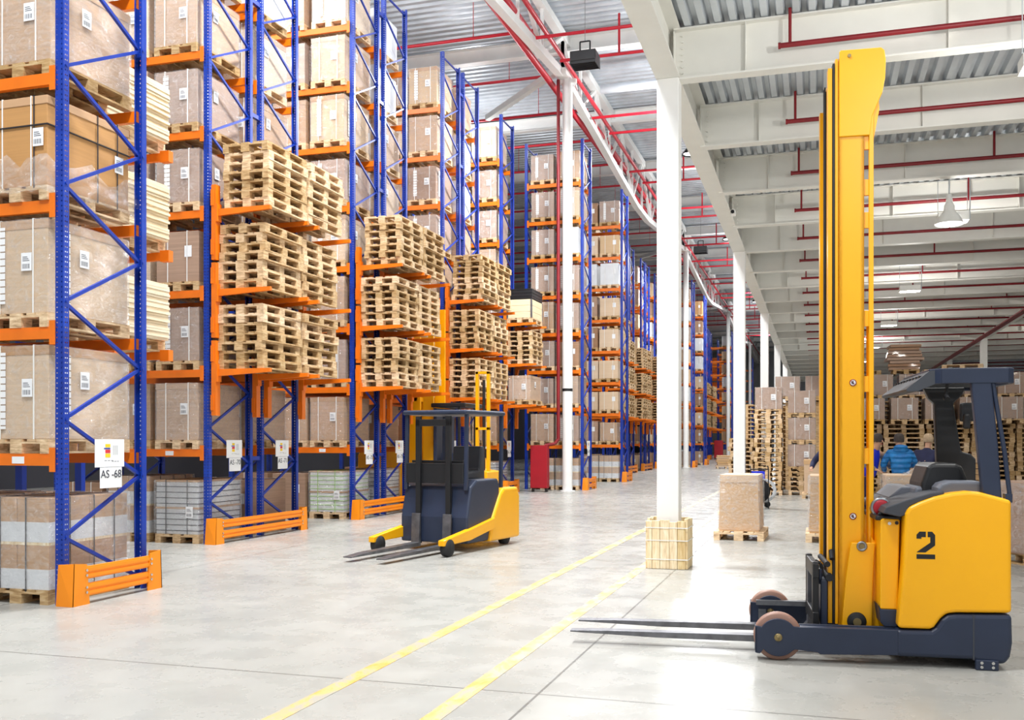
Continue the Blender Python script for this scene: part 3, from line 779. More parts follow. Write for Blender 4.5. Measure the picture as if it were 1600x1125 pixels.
# collar box with black crates, wrapped load on the fifth rack's holders
cbx = empty('collar_pallet', (-8.75, 29.4, LV[3]), 0, 'wooden collar crate topped by black trays, on fifth rack end', 'crate'); base_pallet(cbx)
for k in range(3): MB().box(-.4, .4, -.6, .6, .146+k*.19, .146+k*.19+.185).build('wooden_collar', M['boards'], cbx, bevel=.004)
MB().box(-.41, -.36, -.61, -.56, .15, .72).box(.36, .41, -.61, -.56, .15, .72).box(.36, .41, .56, .61, .15, .72).build('hinge', M['steel'], cbx)
for k in range(3): MB().box(-.4, .4, -.6, .6, .74+k*.1, .83+k*.1).box(-.41, .41, -.61, .61, .81+k*.1, .835+k*.1).build('black_tray', M['black'], cbx)
load_on('d', -8.75, 29.4, LV[1], 'standing on the fifth rack end holder', 'pallet loads in the racks')
# second hall bay: eighth rack stacks as individuals, others as one mass
for li, (z, tier) in enumerate(zip(LV[1:4], ('lower', 'middle', 'upper'))):
    for yo, side in ((.66, 'near'), (1.93, 'far')):
        for k in range(7 if li < 2 else 13):
            if side == 'far' and k > 6: continue
            bare_pallet(-9.15+.53+rnd.uniform(-.03, .03), 43.25+yo, z+.002+k*.1445, rnd.uniform(-.02, .02),
                        'bare wooden pallet, %s from bottom, %s %s stack on eighth rack end' % (ORD[k], tier, side), 'bare pallets stacked on rack ends')
for (x, y) in ((-9.2, 48.4), (-9.25, 53.65), (-9.15, 73.25), (-9.2, 78.4), (-9.25, 83.65)):
    for z in LV[1:4]:
        for yo in (.66, 1.93):
            for k in range(7): stuff_pallet(x+.53+rnd.uniform(-.03, .03), y+yo, z+.002+k*.1445, rnd.uniform(-.02, .02))

# rack signs
def text_mesh(t, parent):
    o = bpy.data.objects.new('lettering', t); COL.objects.link(o); bpy.context.view_layer.update()
    me = bpy.data.meshes.new_from_object(o.evaluated_get(bpy.context.evaluated_depsgraph_get())); me.name = 'lettering'
    bpy.data.objects.remove(o); o = bpy.data.objects.new('lettering', me); return link(o, parent)
def sign(Xe, Yc, Zc, code, label_a, label_b, sc=1.0):
    x = Xe+.03
    p = empty('rack_notice', (x, Yc, Zc), 0, label_a, 'notice', 'notices on the rack ends')
    MB().box(0, .006, -.22, .22, -.145, .145).build('sheet', M['paper'], p)
    MB().box(.006, .0075, -.07, .005, .06, .095).box(.006, .0075, -.07, .005, -.045, -.005).build('yellow_block', M['inkyellow'], p)
    MB().box(.006, .0075, -.09, .005, .04, .055).build('blue_block', M['inkblue'], p)
    MB().box(.006, .0075, -.07, .005, .0, .036).build('red_block', M['inkred'], p)
    m = MB()
    for k in range(4): m.box(.006, .0072, .05+k*.02, .053+k*.02, -.02, .08)
    for k in range(3): m.box(.006, .0072, -.08+.05*k, -.05+.05*k, -.08, -.075).box(.006, .0072, .03+.04*k, .055+.04*k, -.09, -.085)
    m.build('fine_print', M['seatgrey'], p)
    c = empty('code_card', (x, Yc+.02, Zc-.256), 0, label_b, 'sign', 'code cards on the rack ends')
    MB().box(0, .005, -.165, .165, -.108, .108).build('card', M['paper'], c)
    t = bpy.data.curves.new('lettering', 'FONT'); t.body = code; t.size = .115; t.align_x = 'CENTER'; t.extrude = .0008; t.materials.append(M['ink'])
    o = text_mesh(t, c); o.rotation_euler = (R(90), 0, R(90)); o.location = (.0068, 0, .0)
sign(-7.1, 8.52, 1.5, 'AS -68', 'printed notice with yellow and red blocks on the nearest rack', 'white card reading AS -68 on the nearest rack')
sign(-9.15, 13.95, 1.5, 'AS -70', 'printed notice on the left frame of the second rack', 'white card reading AS -70 on the second rack')
sign(-9.15, 15.45, 1.5, 'AS -71', 'printed notice on the right frame of the second rack', 'white card reading AS -71 on the second rack')
sign(-9.2, 19.1, 1.5, 'AS -72', 'printed notice on the left frame of the third rack', 'white card reading AS -72 on the third rack')
sign(-9.2, 20.7, 1.5, 'AS -73', 'printed notice on the right frame of the third rack', 'white card reading AS -73 on the third rack')
sign(-9.25, 24.3, 1.5, 'AS -74', 'printed notice on the left frame of the fourth rack', 'white card reading AS -74 on the fourth rack')
sign(-9.3, 29.4, 1.5, 'AS -76', 'printed notice on the end of the fifth rack', 'white card reading AS -76 on the fifth rack')
sign(-7.45, 32.5, 1.5, 'AS -77', 'printed notice on the end of the sixth rack', 'white card reading AS -77 on the sixth rack')

# ---------------------------------------------------------------- column foot guard
cg = empty('column_guard', (-1.83, 12.7, 0), 0, 'strapped pale timber planks guarding the nearest white column foot', 'guard')
q = random.Random(3)
for side in range(4):
    x = -.24
    for k in range(5):
        w = (.06, .1, .12, .1, .1)[(k+side) % 5]; hh = .62+q.uniform(-.02, .02)
        Mx = Matrix.Rotation(R(90*side), 4, 'Z'); MB().box(x+.002, x+w-.003, -.262-q.uniform(0, .012), -.225, .004, hh, Mx).build('plank', M['palewood'], cg, bevel=.002); x += w
for k, z in enumerate((.12, .36, .52)):
    m = MB(); e = .278
    m.box(-e, e, -e, -e+.003, z, z+.012).box(-e, e, e-.003, e, z, z+.012).box(-e, -e+.003, -e, e, z, z+.012).box(e-.003, e, -e, e, z, z+.012); m.build('strap', M['rope'], cg)

# ---------------------------------------------------------------- reach truck in front, right
FKP = (-.275, 7.479, 0); FKR = R(5.37)
fk = empty('reach_truck', FKP, FKR, 'yellow reach truck numbered 2 with tall mast, parked at right', 'forklift')
def arc(cx, cz, r, a0, a1, n=10): return [(cx+r*math.cos(R(a0+(a1-a0)*i/n)), cz+r*math.sin(R(a0+(a1-a0)*i/n))) for i in range(n+1)]
legp = [(-.165, .055), (-.165, .255), (-.125, .25)]+arc(0, .172, .14, 148, 38)+[(.15, .255), (.25, .258), (.835, .262), (.835, .08), (.3, .062), (.28, .075), (.12, .09)]+arc(0, .172, .138, -42, -140)+[(-.13, .05)]
for y0, far in ((0, 0), (1.11, 1)):
    lg = MB().prism(legp, y0, y0+.022).prism(legp, y0+.128, y0+.15)  .box(.16, .83, y0+.005, y0+.145, .085, .25).box(-.165, -.15, y0, y0+.15, .06, .25)
    lg.build('outrigger_leg', M['navy'], fk, bevel=.004)
    w = MB().lathe([(.11, -.045), (.165, -.045), (.175, -.035), (.175, .035), (.165, .045), (.11, .045), (.11, -.045)], (0, y0+.075, .175), 40, 'y').build('load_wheel', M['tyre'], fk)
    MB().lathe([(0, -.04), (.11, -.04), (.11, .04), (0, .04)], (0, y0+.075, .175), 32, 'y').build('wheel_hub', M['steel'], w)
    MB().lathe([(0, -.008), (.028, -.008), (.03, 0), (0, 0)], (0, y0, .175), 20, 'y').lathe([(0, -.012), (.012, -.012), (.012, -.008), (0, -.008)], (0, y0, .175), 12, 'y').build('axle_cap', M['brass'], w)
# rear skirt
sk = [(.82, .07), (.82, .262), (1.06, .268), (1.09, .29), (1.13, .35), (1.17, .382), (1.22, .39), (1.594, .40), (1.60, .2), (1.585, .1), (1.55, .045), (1.36, .055), (1.33, .07)]
MB().prism(sk, 0, 1.26).build('chassis_skirt', M['navy'], fk, bevel=.03, seg=3)
MB().box(1.335, 1.345, -.003, .01, .07, .39).build('skirt_seam', M['darkgrey'], fk)
ft = MB().box(1.352, 1.505, -.012, .03, -.0, .075).build('foot_plate', M['navy'], fk, bevel=.008)
m = MB()
for x in (1.39, 1.465):
    for z in (.025, .055): m.cyl((x, -.012, z), (x, -.02, z), .011, 10)
m.build('bolt', M['chrome'], ft)
MB().lathe([(0, -.05), (.17, -.05), (.172, 0), (.17, .05), (0, .05)], (1.42, .6, .172), 32, 'y').build('drive_wheel', M['rubber'], fk)
# yellow body
bd = [(.835, .275), (.872, .745), (.885, 1.10), (.905, 1.145), (.98, 1.185), (1.079, 1.225), (1.2, 1.256), (1.30, 1.268), (1.385, 1.262), (1.59, 1.205), (1.592, .41), (1.22, .40), (1.16, .39), (1.12, .35), (1.08, .29), (1.05, .275)]
MB().prism(bd, .0, 1.26).build('body_panel', M['yellow'], fk, bevel=.025, seg=3)
def chip(pts, mb, y=-.0015): mb.prism(pts, y, .003)
m = MB(); x0, z0, sw, sh = .959, .779, .125, .196
def Q(*p): return [(x0+a*sw, z0+b*sh) for a, b in p]
chip(Q((0, .74), (.26, .74), (.26, .80), (.5, .80), (.5, 1), (.16, 1), (0, .88)), m)
chip(Q((.6, 1), (.84, 1), (1, .88), (1, .5), (.48, .24), (.02, .24), (.02, .255), (.74, .6), (.74, .8), (.6, .8)), m)
chip(Q((0, 0), (1, 0), (1, .17), (0, .17)), m)
m.build('number_two', M['black'], fk)
# battery
MB().prism([(.73, .39), (.734, 1.045), (.75, 1.056), (.868, 1.05), (.852, .39)], .12, 1.14).build('battery_cover', M['yellow'], fk, bevel=.01)
MB().prism([(.72, .42), (.735, .29), (.76, .262), (.848, .262), (.852, .39), (.736, .39)], .12, 1.14).build('battery_tray', M['navy'], fk, bevel=.006)
MB().box(.70, .88, .13, 1.13, 1.04, 1.075).build('battery_lid', M['black'], fk, bevel=.01)
MB().tube([(.73, .18, 1.08), (.78, .16, 1.11), (.84, .17, 1.105), (.89, .2, 1.08)], .014).build('cable', M['rubber'], fk)
MB().cyl((.795, .12, 1.02), (.795, .115, 1.02), .012, 16).build('round_decal', M['paper'], fk); MB().cyl((.845, .12, 1.025), (.845, .114, 1.025), .013, 16).build('plug_hole', M['black'], fk)
# mast
def topplate(y): return MB().prism([(.472, 3.95), (.472, 4.6), (.48, 4.612), (.775, 4.612), (.80, 4.59), (.81, 4.52), (.805, 4.38), (.785, 4.27), (.71, 4.09), (.695, 3.95), (.66, 3.95)], y, y+.012)
for y, s in ((.38, 1), (1.0, -1)):
    MB().box(.472, .655, y, y+.02, .19, 4.56).box(.472, .50, y, y+s*.0+.07*(1 if s > 0 else 1), .19, 4.56).box(.625, .655, y, y+.07, .19, 4.56).build('outer_rail', M['yellow'], fk, bevel=.003)
    MB().box(.446, .468, y+.02, y+.10, .22, 4.56).build('middle_rail', M['yellow'], fk, bevel=.002)
    MB().box(.428, .444, y+.03, y+.11, .22, 4.53).build('rail_gap_shade', M['black'], fk)  # black strip painted in for the dark gap between the mast rails
    MB().box(.395, .426, y+.04*(1), y+.12, .22, 4.5 if s > 0 else 4.36).build('inner_rail', M['yellow'], fk, bevel=.002)
    topplate(y-.012 if s > 0 else y+.02).build('top_plate', M['yellow'], fk, bevel=.006)
    c = MB().cyl((.705, y+.06, .5), (.705, y+.06, 2.6), .028, 16).build('lift_cylinder', M['yellow'], fk)
    MB().box(.69, .722, y-.008, y+.03, 1.12, 4.33).build('cable_strip', M['yellow'], fk, bevel=.003)
    MB().prism([(.72, 4.33), (.69, 4.33), (.69, 4.36), (.75, 4.36), (.765, 4.15), (.725, 3.93)], y+.0, y+.03).build('strip_bracket', M['yellow'], fk)
for z in (.24, 1.6, 3.0, 4.52): MB().box(.50, .64, .42, 1.02, z, z+.08).build('mast_crossbar', M['yellow'], fk, bevel=.004)
m = MB()
for z in (4.15, 3.85, 3.5, 3.25, 2.5, 2.0, 1.45): m.box(.65, .695, .39, .42, z, z+.12)
m.build('clip', M['yellow'], fk)
MB().cyl((.545, .385, 4.565), (.545, .36, 4.565), .014, 12).build('top_bolt', M['brass'], fk)
m = MB()
for y in (.5, .56, .84, .9): m.box(.41, .42, y, y+.022, .6, 4.5)
m.build('lift_chain', M['rubber'], fk)
def sticker(x, z, r=.026, y=.378):
    s = MB().cyl((x, y, z), (x, y-.002, z), r, 24).build('warning_sticker', M['paper'], fk)
    MB().lathe([(r*.78, -.0035), (r*1.02, -.0035), (r*1.02, -.002), (r*.78, -.002)], (x, y, z), 24, 'y').bar((x-r*.6, y-.003, z+r*.6), (x+r*.6, y-.003, z-r*.6), .003, .005, (0, 1, 0)).build('red_ring', M['darkred'], s)
    MB().box(x-r*.15, x+r*.2, y-.003, y-.002, z-r*.5, z+r*.15).cyl((x, y-.003, z+r*.35), (x, y-.002, z+r*.35), r*.18, 8).box(x-r*.45, x-r*.2, y-.003, y-.002, z-r*.3, z+r*.3).build('pictogram', M['ink'], s)
sticker(.573, 2.07); sticker(.573, 1.05)
for y in (.30, 1.05):
    lp = MB().prism([(.484, .215), (.492, .35), (.515, .6), (.545, .82), (.555, .855), (.722, .858), (.712, .7), (.705, .5), (.70, .215)], y, y+.03).build('mast_foot', M['yellow'], fk, bevel=.006)
    MB().lathe([(.018, 0), (.024, -.012), (.036, -.012), (.04, 0)], (.628, y, .83), 24, 'y').build('pin_ring', M['steel'], lp)
    MB().cyl((.628, y+.005, .83), (.628, y-.004, .83), .02, 16).build('pin', M['brass'], lp)
    MB().lathe([(0, -.03), (.03, -.03), (.035, -.022), (.055, -.022), (.07, -.01), (.07, 0)], (.59, y, .262), 28, 'y').build('roller', M['rubber'], lp)
    MB().cyl((.59, y-.03, .262), (.59, y-.038, .262), .03, 20).build('roller_cap', M['brass'], lp)
MB().prism([(.70, .2), (.70, .9), (.735, .85), (.735, .33), (.80, .235), (.80, .2)], .33, 1.05).build('mast_back_plate', M['yellow'], fk, bevel=.006)
# carriage and forks
MB().box(.272, .318, .30, .96, .58, .69).box(.272, .318, .30, .96, .22, .32).box(.272, .318, .32, .40, .2, .70).box(.272, .318, .86, .94, .2, .7).build('fork_carriage', M['black'], fk, bevel=.006)
MB().box(.335, .385, .36, .92, .2, .56).box(.325, .35, .40, .48, .52, .64).build('shift_frame', M['navy'], fk, bevel=.008)
m = MB().cyl((.40, .35, .58), (.40, .95, .58), .03, 12).cyl((.385, .36, .68), (.385, .9, .68), .022, 12).tube([(.30, .42, .7), (.34, .42, .68), (.36, .42, .58)], .012).cyl((.42, .37, .72), (.42, .42, .78), .02)
m.build('hydraulic_fitting', M['rubber'], fk)
for y in (.33, .80):
    MB().prism([(-1.6, .090), (-1.6, .102), (-1.3, .112), (.25, .125), (.275, .155), (.275, .66), (.315, .66), (.315, .10), (.27, .07), (-.9, .07)], y, y+.1).build('fork', M['forksteel'], fk, bevel=.004)
MB().box(-.12, .30, 1.05, 1.09, .24, .28).box(-.1, -.04, 1.085, 1.11, .12, .2).build('inner_bracket', M['steel'], fk)
# cockpit
con = MB().prism([(.735, 1.10), (.76, 1.145), (.9, 1.20), (1.06, 1.25), (1.15, 1.265), (1.15, 1.235), (1.06, 1.215), (.92, 1.155), (.90, 1.09), (.85, 1.075)], .03, 1.22).build('console', M['darkgrey'], fk, bevel=.008)
MB().prism([(.84, 1.14), (1.02, 1.20), (1.05, 1.27), (.95, 1.27), (.86, 1.19)], .55, 1.2).build('dashboard', M['seatgrey'], con, bevel=.01)
MB().prism([(1.05, 1.2), (1.06, 1.31), (1.10, 1.43), (1.12, 1.452), (1.16, 1.458), (1.30, 1.458), (1.345, 1.44), (1.40, 1.30), (1.40, 1.2)], .35, .85).build('seat_back', M['black'], fk, bevel=.03, seg=3)
MB().prism([(1.12, 1.23), (1.125, 1.285), (1.15, 1.315), (1.21, 1.335), (1.42, 1.335), (1.42, 1.23)], .1, .34).build('armrest', M['seatgrey'], fk, bevel=.02, seg=3)
MB().prism([(1.0, 1.2), (1.02, 1.28), (1.3, 1.3), (1.3, 1.2)], .36, .84).build('seat', M['seatgrey'], fk, bevel=.02)
rl = MB().lathe([(0, -.02), (.04, -.02), (.058, -.012), (.062, 0), (.062, .03), (0, .03)], (.765, .30, 1.125), 28, 'y').build('red_beacon', M['cabinetred'], fk)
MB().lathe([(.06, -.012), (.075, -.012), (.075, .03), (.06, .03)], (.765, .30, 1.125), 28, 'y').box(.755, .775, .3, .33, 1.18, 1.21).build('beacon_ring', M['steel'], rl)
# overhead guard
gd = MB()
roof = [(1.06, .1), (1.13, .02), (1.58, .02), (1.62, .06), (1.64, .16), (1.64, 1.06), (1.6, 1.18), (1.13, 1.2), (1.06, 1.1)]
def ring(ps, z0, z1, t=.05):
    m = MB(); n = len(ps); cx = sum(p[0] for p in ps)/n; cy = sum(p[1] for p in ps)/n
    inn = [(cx+(x-cx)*(1-2.0*t), cy+(y-cy)*(1-1.6*t)) for x, y in ps]
    for i in range(n):
        a, b = ps[i], ps[(i+1) % n]; c, d = inn[(i+1) % n], inn[i]
        m.prism([a, b, c, d], z0, z1, 'z')
    return m
g = ring(roof, 2.035, 2.145).build('roof_frame', M['navy'], fk, bevel=.006)
MB().prism([(.905, 1.985), (.90, 2.0), (1.06, 2.13), (1.13, 2.143), (1.13, 2.05), (.98, 1.985)], .06, 1.16).build('visor', M['darkgrey'], g)
m = MB()
for k in range(9): m.box(1.0, 1.62, .14+k*.12, .165+k*.12, 2.06, 2.10)
m.build('roof_slat', M['black'], g)
MB().prism([(1.33, 2.06), (1.345, 1.9), (1.405, 1.262), (1.43, 1.222), (1.535, 1.20), (1.51, 1.6), (1.465, 2.06)], .025, .10).build('guard_post', M['navy'], fk, bevel=.015, seg=3)
MB().prism([(1.20, 2.06), (1.24, 1.97), (1.285, 1.93), (1.31, 1.25), (1.60, 1.25), (1.60, 1.48), (1.56, 1.52), (1.49, 1.54), (1.43, 1.93), (1.50, 2.0), (1.52, 2.06)], 1.02, 1.1).build('guard_post', M['black'], fk, bevel=.015, seg=3)
m = MB().tube([(1.475, .05, 2.06), (1.50, .05, 1.9), (1.555, .05, 1.55), (1.588, .05, 1.25)], .016, 12); m.box(1.555, 1.6, .02, .09, 1.19, 1.25); m.build('guard_tube', M['navy'], fk)
MB().box(1.46, 1.56, .9, .97, 1.78, 1.93).box(1.47, 1.52, .85, .9, 1.72, 1.84).build('mirror_box', M['black'], fk, bevel=.015)
MB().cyl((1.23, .3, 2.05), (1.22, .3, 1.93), .012).cyl((1.22, .3, 1.95), (1.22, .26, 1.93), .022).build('grab_handle', M['rubber'], fk)

# ---------------------------------------------------------------- second truck (driving past the racks)
ft2 = empty('pallet_stacker', (-5.45, 13.55, 0), R(80), 'navy and yellow forklift driving out past the second rack', 'forklift')
MB().prism([(.0, .12), (.0, .5), (.12, .95), (.3, 1.05), (.95, 1.05), (1.0, .95), (1.0, .12)], -.58, .58).build('front_body', M['navy'], ft2, bevel=.03, seg=3)
MB().prism([(.62, .1), (.72, .45), (.98, .82), (1.1, .9), (1.55, .9), (1.62, .75), (1.62, .1)], -.62, .62).build('power_unit', M['yellow'], ft2, bevel=.04, seg=3)
MB().prism([(-.75, .16), (-.75, .24), (.0, .34), (.75, .46), (.75, .3), (0, .18)], -.64, -.54).build('outrigger_leg', M['yellow'], ft2, bevel=.01)
MB().prism([(-.75, .16), (-.75, .24), (.0, .34), (.75, .46), (.75, .3), (0, .18)], .54, .64).build('outrigger_leg', M['yellow'], ft2, bevel=.01)
for y in (-.34, .2): MB().prism([(-1.75, .06), (-1.75, .075), (-1.4, .1), (-.09, .12), (-.07, .55), (-.035, .55), (-.035, .06)], y, y+.14).build('fork', M['forksteel'], ft2, bevel=.004)
for (x, y) in ((-.6, -.6), (-.6, .58), (1.3, -.5), (1.3, .5)):
    MB().lathe([(0, -.05), (.12, -.05), (.125, 0), (.12, .05), (0, .05)], (x, y, .125), 24, 'y').build('wheel', M['rubber'], ft2)
g = MB().box(.0, 1.25, -.56, .56, 2.02, 2.09).build('overhead_guard', M['navy'], ft2, bevel=.03, seg=3)
for (x, y) in ((.06, -.52), (.06, .52), (1.15, -.52), (1.15, .52)): MB().bar((x, y, .9), (x+.03, y, 2.04), .06, .05).build('guard_post', M['navy'], ft2, bevel=.01)
MB().box(.02, .08, -.5, .5, 1.0, 1.3).box(.1, .14, -.45, .45, 1.3, 1.34).build('control_panel', M['black'], ft2, bevel=.01)
MB().prism([(.55, 1.05), (.55, 1.15), (.95, 1.18), (1.0, 1.55), (1.1, 1.55), (1.12, 1.0)], -.26, .26).build('seat', M['darkgrey'], ft2, bevel=.03)
MB().box(-.03, .03, -.3, -.22, .1, 2.0).box(-.03, .03, .22, .3, .1, 2.0).box(-.03, .03, -.3, .3, 1.85, 1.95).build('mast', M['black'], ft2, bevel=.005)

# turret truck waiting in the aisle
tt = empty('turret_truck', (-8.55, 22.35, 0), 0, 'yellow turret truck with black cab in the aisle behind stacks', 'forklift')
for y in (-.42, .34):
    MB().box(-1.0, -.62, y, y+.08, .1, 5.1).build('mast_rail', M['yellow'], tt, bevel=.006); MB().box(-.55, -.28, y+.01, y+.07, .1, 4.9).build('inner_rail', M['yellow'], tt, bevel=.006)
for z in (.4, 2.6, 4.9): MB().box(-.9, -.7, -.42, .42, z, z+.1).build('mast_crossbar', M['yellow'], tt)
MB().prism([(-2.2, .1), (-2.2, 1.3), (-2.0, 1.5), (-1.05, 1.5), (-1.05, .1)], -.6, .6).build('power_unit', M['yellow'], tt, bevel=.04, seg=3)
MB().box(-.2, .5, -.6, .6, .3, .42).build('cab_floor', M['black'], tt)
MB().box(-.2, -.12, -.6, .6, .42, 2.42).box(.0, .46, -.6, -.56, .42, 1.35).box(.0, .46, .56, .6, .42, 1.35).build('cab_side', M['navy'], tt, bevel=.01)
MB().box(-.26, .62, -.62, .62, 2.44, 2.54).build('cab_roof', M['black'], tt, bevel=.02)
for y in (-.57, .57): MB().bar((.44, y, .42), (.44, y, 2.45), .05).build('cab_post', M['black'], tt)
MB().box(.0, .3, -.45, .45, 1.1, 1.25).build('control_panel', M['darkgrey'], tt, bevel=.01)
MB().prism([(.5, .12), (.5, 1.25), (.75, 1.22), (.8, .95), (1.12, .9), (1.12, .2), (.9, .12)], -.5, .5).build('fork_turret', M['yellow'], tt, bevel=.015)
MB().box(.95, 1.12, -.6, -.3, .1, .75).box(.7, .95, -.58, -.3, .5, .7).build('turret_bracket', M['yellow'], tt, bevel=.01)
for x in (.72, 1.0): MB().box(x, x+.07, -.2, -.1, .6, 3.3).build('auxiliary_rail', M['yellow'], tt, bevel=.004)
MB().box(.72, 1.07, -.2, -.1, 3.24, 3.3).box(.72, 1.07, -.2, -.1, 1.9, 1.96).build('auxiliary_crossbar', M['yellow'], tt)
MB().cyl((.9, -.1, .8), (.9, -.1, 3.1), .035).build('auxiliary_cylinder', M['black'], tt)
for x in (-1.9, -.3): 
    for y in (-.5, .5): MB().lathe([(0, -.06), (.17, -.06), (.175, 0), (.17, .06), (0, .06)], (x, y, .175), 24, 'y').build('wheel', M['rubber'], tt)
MB().box(-.4, .95, -.66, -.56, .06, .3).box(-.4, .95, .56, .66, .06, .3).build('outrigger_leg', M['yellow'], tt, bevel=.01)

# ---------------------------------------------------------------- cartons standing on the floor
def floor_load(w, d, h, film_=True, mat='kraft', seed=1, name='wrapped_carton', taper=.03):
    r = empty(name); base_pallet(r); z0 = .146
    MB().box(-w/2-.02, w/2+.02, -d/2, d/2, z0, z0+.02).build('base_board', M[mat], r)
    z0 += .02; m = MB()
    m.add([(-w/2-taper, -d/2, z0), (w/2+taper, -d/2, z0), (w/2+taper, d/2, z0), (-w/2-taper, d/2, z0), (-w/2, -d/2, z0+h), (w/2, -d/2, z0+h), (w/2, d/2, z0+h), (-w/2, d/2, z0+h)],
          [(0, 3, 2, 1), (4, 5, 6, 7), (0, 1, 5, 4), (1, 2, 6, 5), (2, 3, 7, 6), (3, 0, 4, 7)])
    c = m.build('carton', M[mat], r, bevel=.008)
    MB().box(-w/2-.01, w/2+.01, -d/2-.01, d/2+.01, z0+h-.12, z0+h+.006).build('lid', M[mat], c, bevel=.005)
    if film_: wrapped_mesh(w+.05, d+.02, z0, z0+h-.01, .014, seed, .016).build('stretch_film', M['crinkle'], r)
    return r
def place(r, x, y, rz, label, cat='carton', g=None):
    r.location = (x, y, 0); r.rotation_euler = (0, 0, rz); return tag(r, label, cat, g)
place(floor_load(.60, .98, .90, seed=21), -1.22, 16.95, R(-1), 'film-wrapped brown carton on a pallet, right behind the nearest white column', g='wrapped cartons on the floor')
place(floor_load(.64, .98, .90, seed=22), .22, 16.98, R(0), 'film-wrapped brown carton on a pallet, just left of the yellow mast', g='wrapped cartons on the floor')
r = place(floor_load(.66, .98, .92, seed=23), 1.38, 16.9, R(1), 'film-wrapped brown carton half hidden behind the reach truck cockpit', g='wrapped cartons on the floor')
q = random.Random(8); m = MB(); n = 7; vs = []
for j in range(n+1):
    for i in range(n+1): 
        u = i/n-.5; v = j/n-.5; vs.append((.12+u*.42, -.3+v*.5, 1.1+.2*math.exp(-((u-.1)**2+v**2)*9)+q.uniform(-.02, .03)))
m.add(vs, [(j*(n+1)+i, j*(n+1)+i+1, (j+1)*(n+1)+i+1, (j+1)*(n+1)+i) for j in range(n) for i in range(n)]); m.build('crumpled_film', M['loosefilm'], r)
place(floor_load(.86, 1.2, .92, mat='cartond', seed=24), 2.95, 14.35, R(30), 'large film-wrapped brown carton at the right picture edge', g='wrapped cartons on the floor')
place(floor_load(.68, 1.0, .93, film_=False, taper=0, name='tall_carton'), -.02, 29.6, 0, 'plain unwrapped tall brown carton before the pallet stacks')
def plank_pile(n, L, d, t, seed, mat='kraft'):
    r = empty('plank_pile'); q = random.Random(seed); z = 0
    MB().box(-L/2, -L/2+.1, -d/2, d/2, 0, .1).box(L/2-.1, L/2, -d/2, d/2, 0, .1).box(-.05, .05, -d/2, d/2, 0, .1).build('bearer', M['wood'], r); z = .1
    for k in range(n):
        a = q.uniform(-.07, .07); MB().box(-L/2+a, L/2+a, -d/2, d/2, z, z+t-.015).build('flat_pack', M[mat], r, bevel=.004); z += t
    return r
place(plank_pile(7, 1.1, 1.0, .1, 1), -5.3, 60.5, R(8), 'low pile of flat brown packs in the far open aisle', 'pile')
place(plank_pile(8, 1.0, .9, .1, 6), -4.0, 60.3, R(-20), 'skewed pile of flat brown packs right of the second mezzanine column', 'pile')
place(plank_pile(10, 1.2, 1.0, .12, 2), 2.6, 22.6, R(25), 'pile of flat brown packs behind the reach truck seat', 'pile')
place(plank_pile(10, 1.4, 1.0, .13, 3), 5.55, 24.5, R(-5), 'pile of flat brown packs at the far right edge', 'pile')

# strapping cart
sc = empty('strapping_cart', (-1.38, 24.6, 0), R(10), 'small strapping cart with black reel and blue tool box', 'cart')
m = MB(); 
for x in (-.2, .22): m.tube([(x, -.2, .12), (x, -.2, .95), (x+.0, -.12, 1.02), (x, .1, 1.02)], .014)
m.tube([(-.2, -.2, .95), (.22, -.2, .95)], .014).tube([(-.2, -.2, .14), (.22, -.2, .14)], .014).tube([(-.2, -.2, .14), (-.2, .25, .1)], .014).tube([(.22, -.2, .14), (.22, .25, .1)], .014); m.build('frame', M['black'], sc)
MB().lathe([(.07, -.09), (.3, -.09), (.3, -.08), (.07, -.08)], (-.02, -.02, .42), 28, 'y').lathe([(.0, -.075), (.27, -.075), (.27, .09), (0, .09)], (-.02, -.02, .42), 28, 'y').build('reel', M['rubber'], sc)
MB().lathe([(.22, .1), (.29, .1), (.29, .13), (.22, .13), (.22, .1)], (.16, 0, .42), 28, 'y').build('strap_coil', M['whitebox'], sc)
MB().box(-.17, .14, -.18, .05, .72, .9).build('tool_box', M['royal'], sc, bevel=.01)
for x in (-.22, .24): MB().lathe([(0, -.02), (.08, -.02), (.08, .02), (0, .02)], (x, .2, .08), 16, 'y').build('wheel', M['rubber'], sc)
MB().cyl((-.2, -.2, 0), (-.2, -.2, .14), .015).cyl((.22, -.2, 0), (.22, -.2, .14), .015).build('foot', M['black'], sc)

# ---------------------------------------------------------------- block stacks at the back right
for c, (x, y, n, rz) in enumerate(((-1.42, 31.2, 17, 0), (-.45, 31.4, 5, 0))):
    nm = ('left corner column', 'second column')[c]; rz = 0
    for k in range(n):
        bare_pallet(x+rnd.uniform(-.03, .03), y, .002+k*.1445, rnd.uniform(-.012, .012), 'dirty bare pallet, %s up from floor, %s of back block' % (ORD[k], nm), 'bare pallets in the back block')
for k in range(12): bare_pallet(-2.45+rnd.uniform(-.03, .03), 34.3, .002+k*.1445, rnd.uniform(-.04, .04), 'bare pallet, %s up, in the lone stack left of back block' % ORD[k], 'bare pallets in the back block')
def block_carton(x, y, z, key, label): load_on(key, x, y, z, label, 'cartons of the back block')
block_carton(-1.42, 31.25, 17*.1445+.002, 'b2', 'atop the left corner column, back block')
z = 5*.1445+.002
for k in range(3): block_carton(-.45, 31.4, z, 'b2', '%s up on second column, back block' % ORD[k]); z += .81
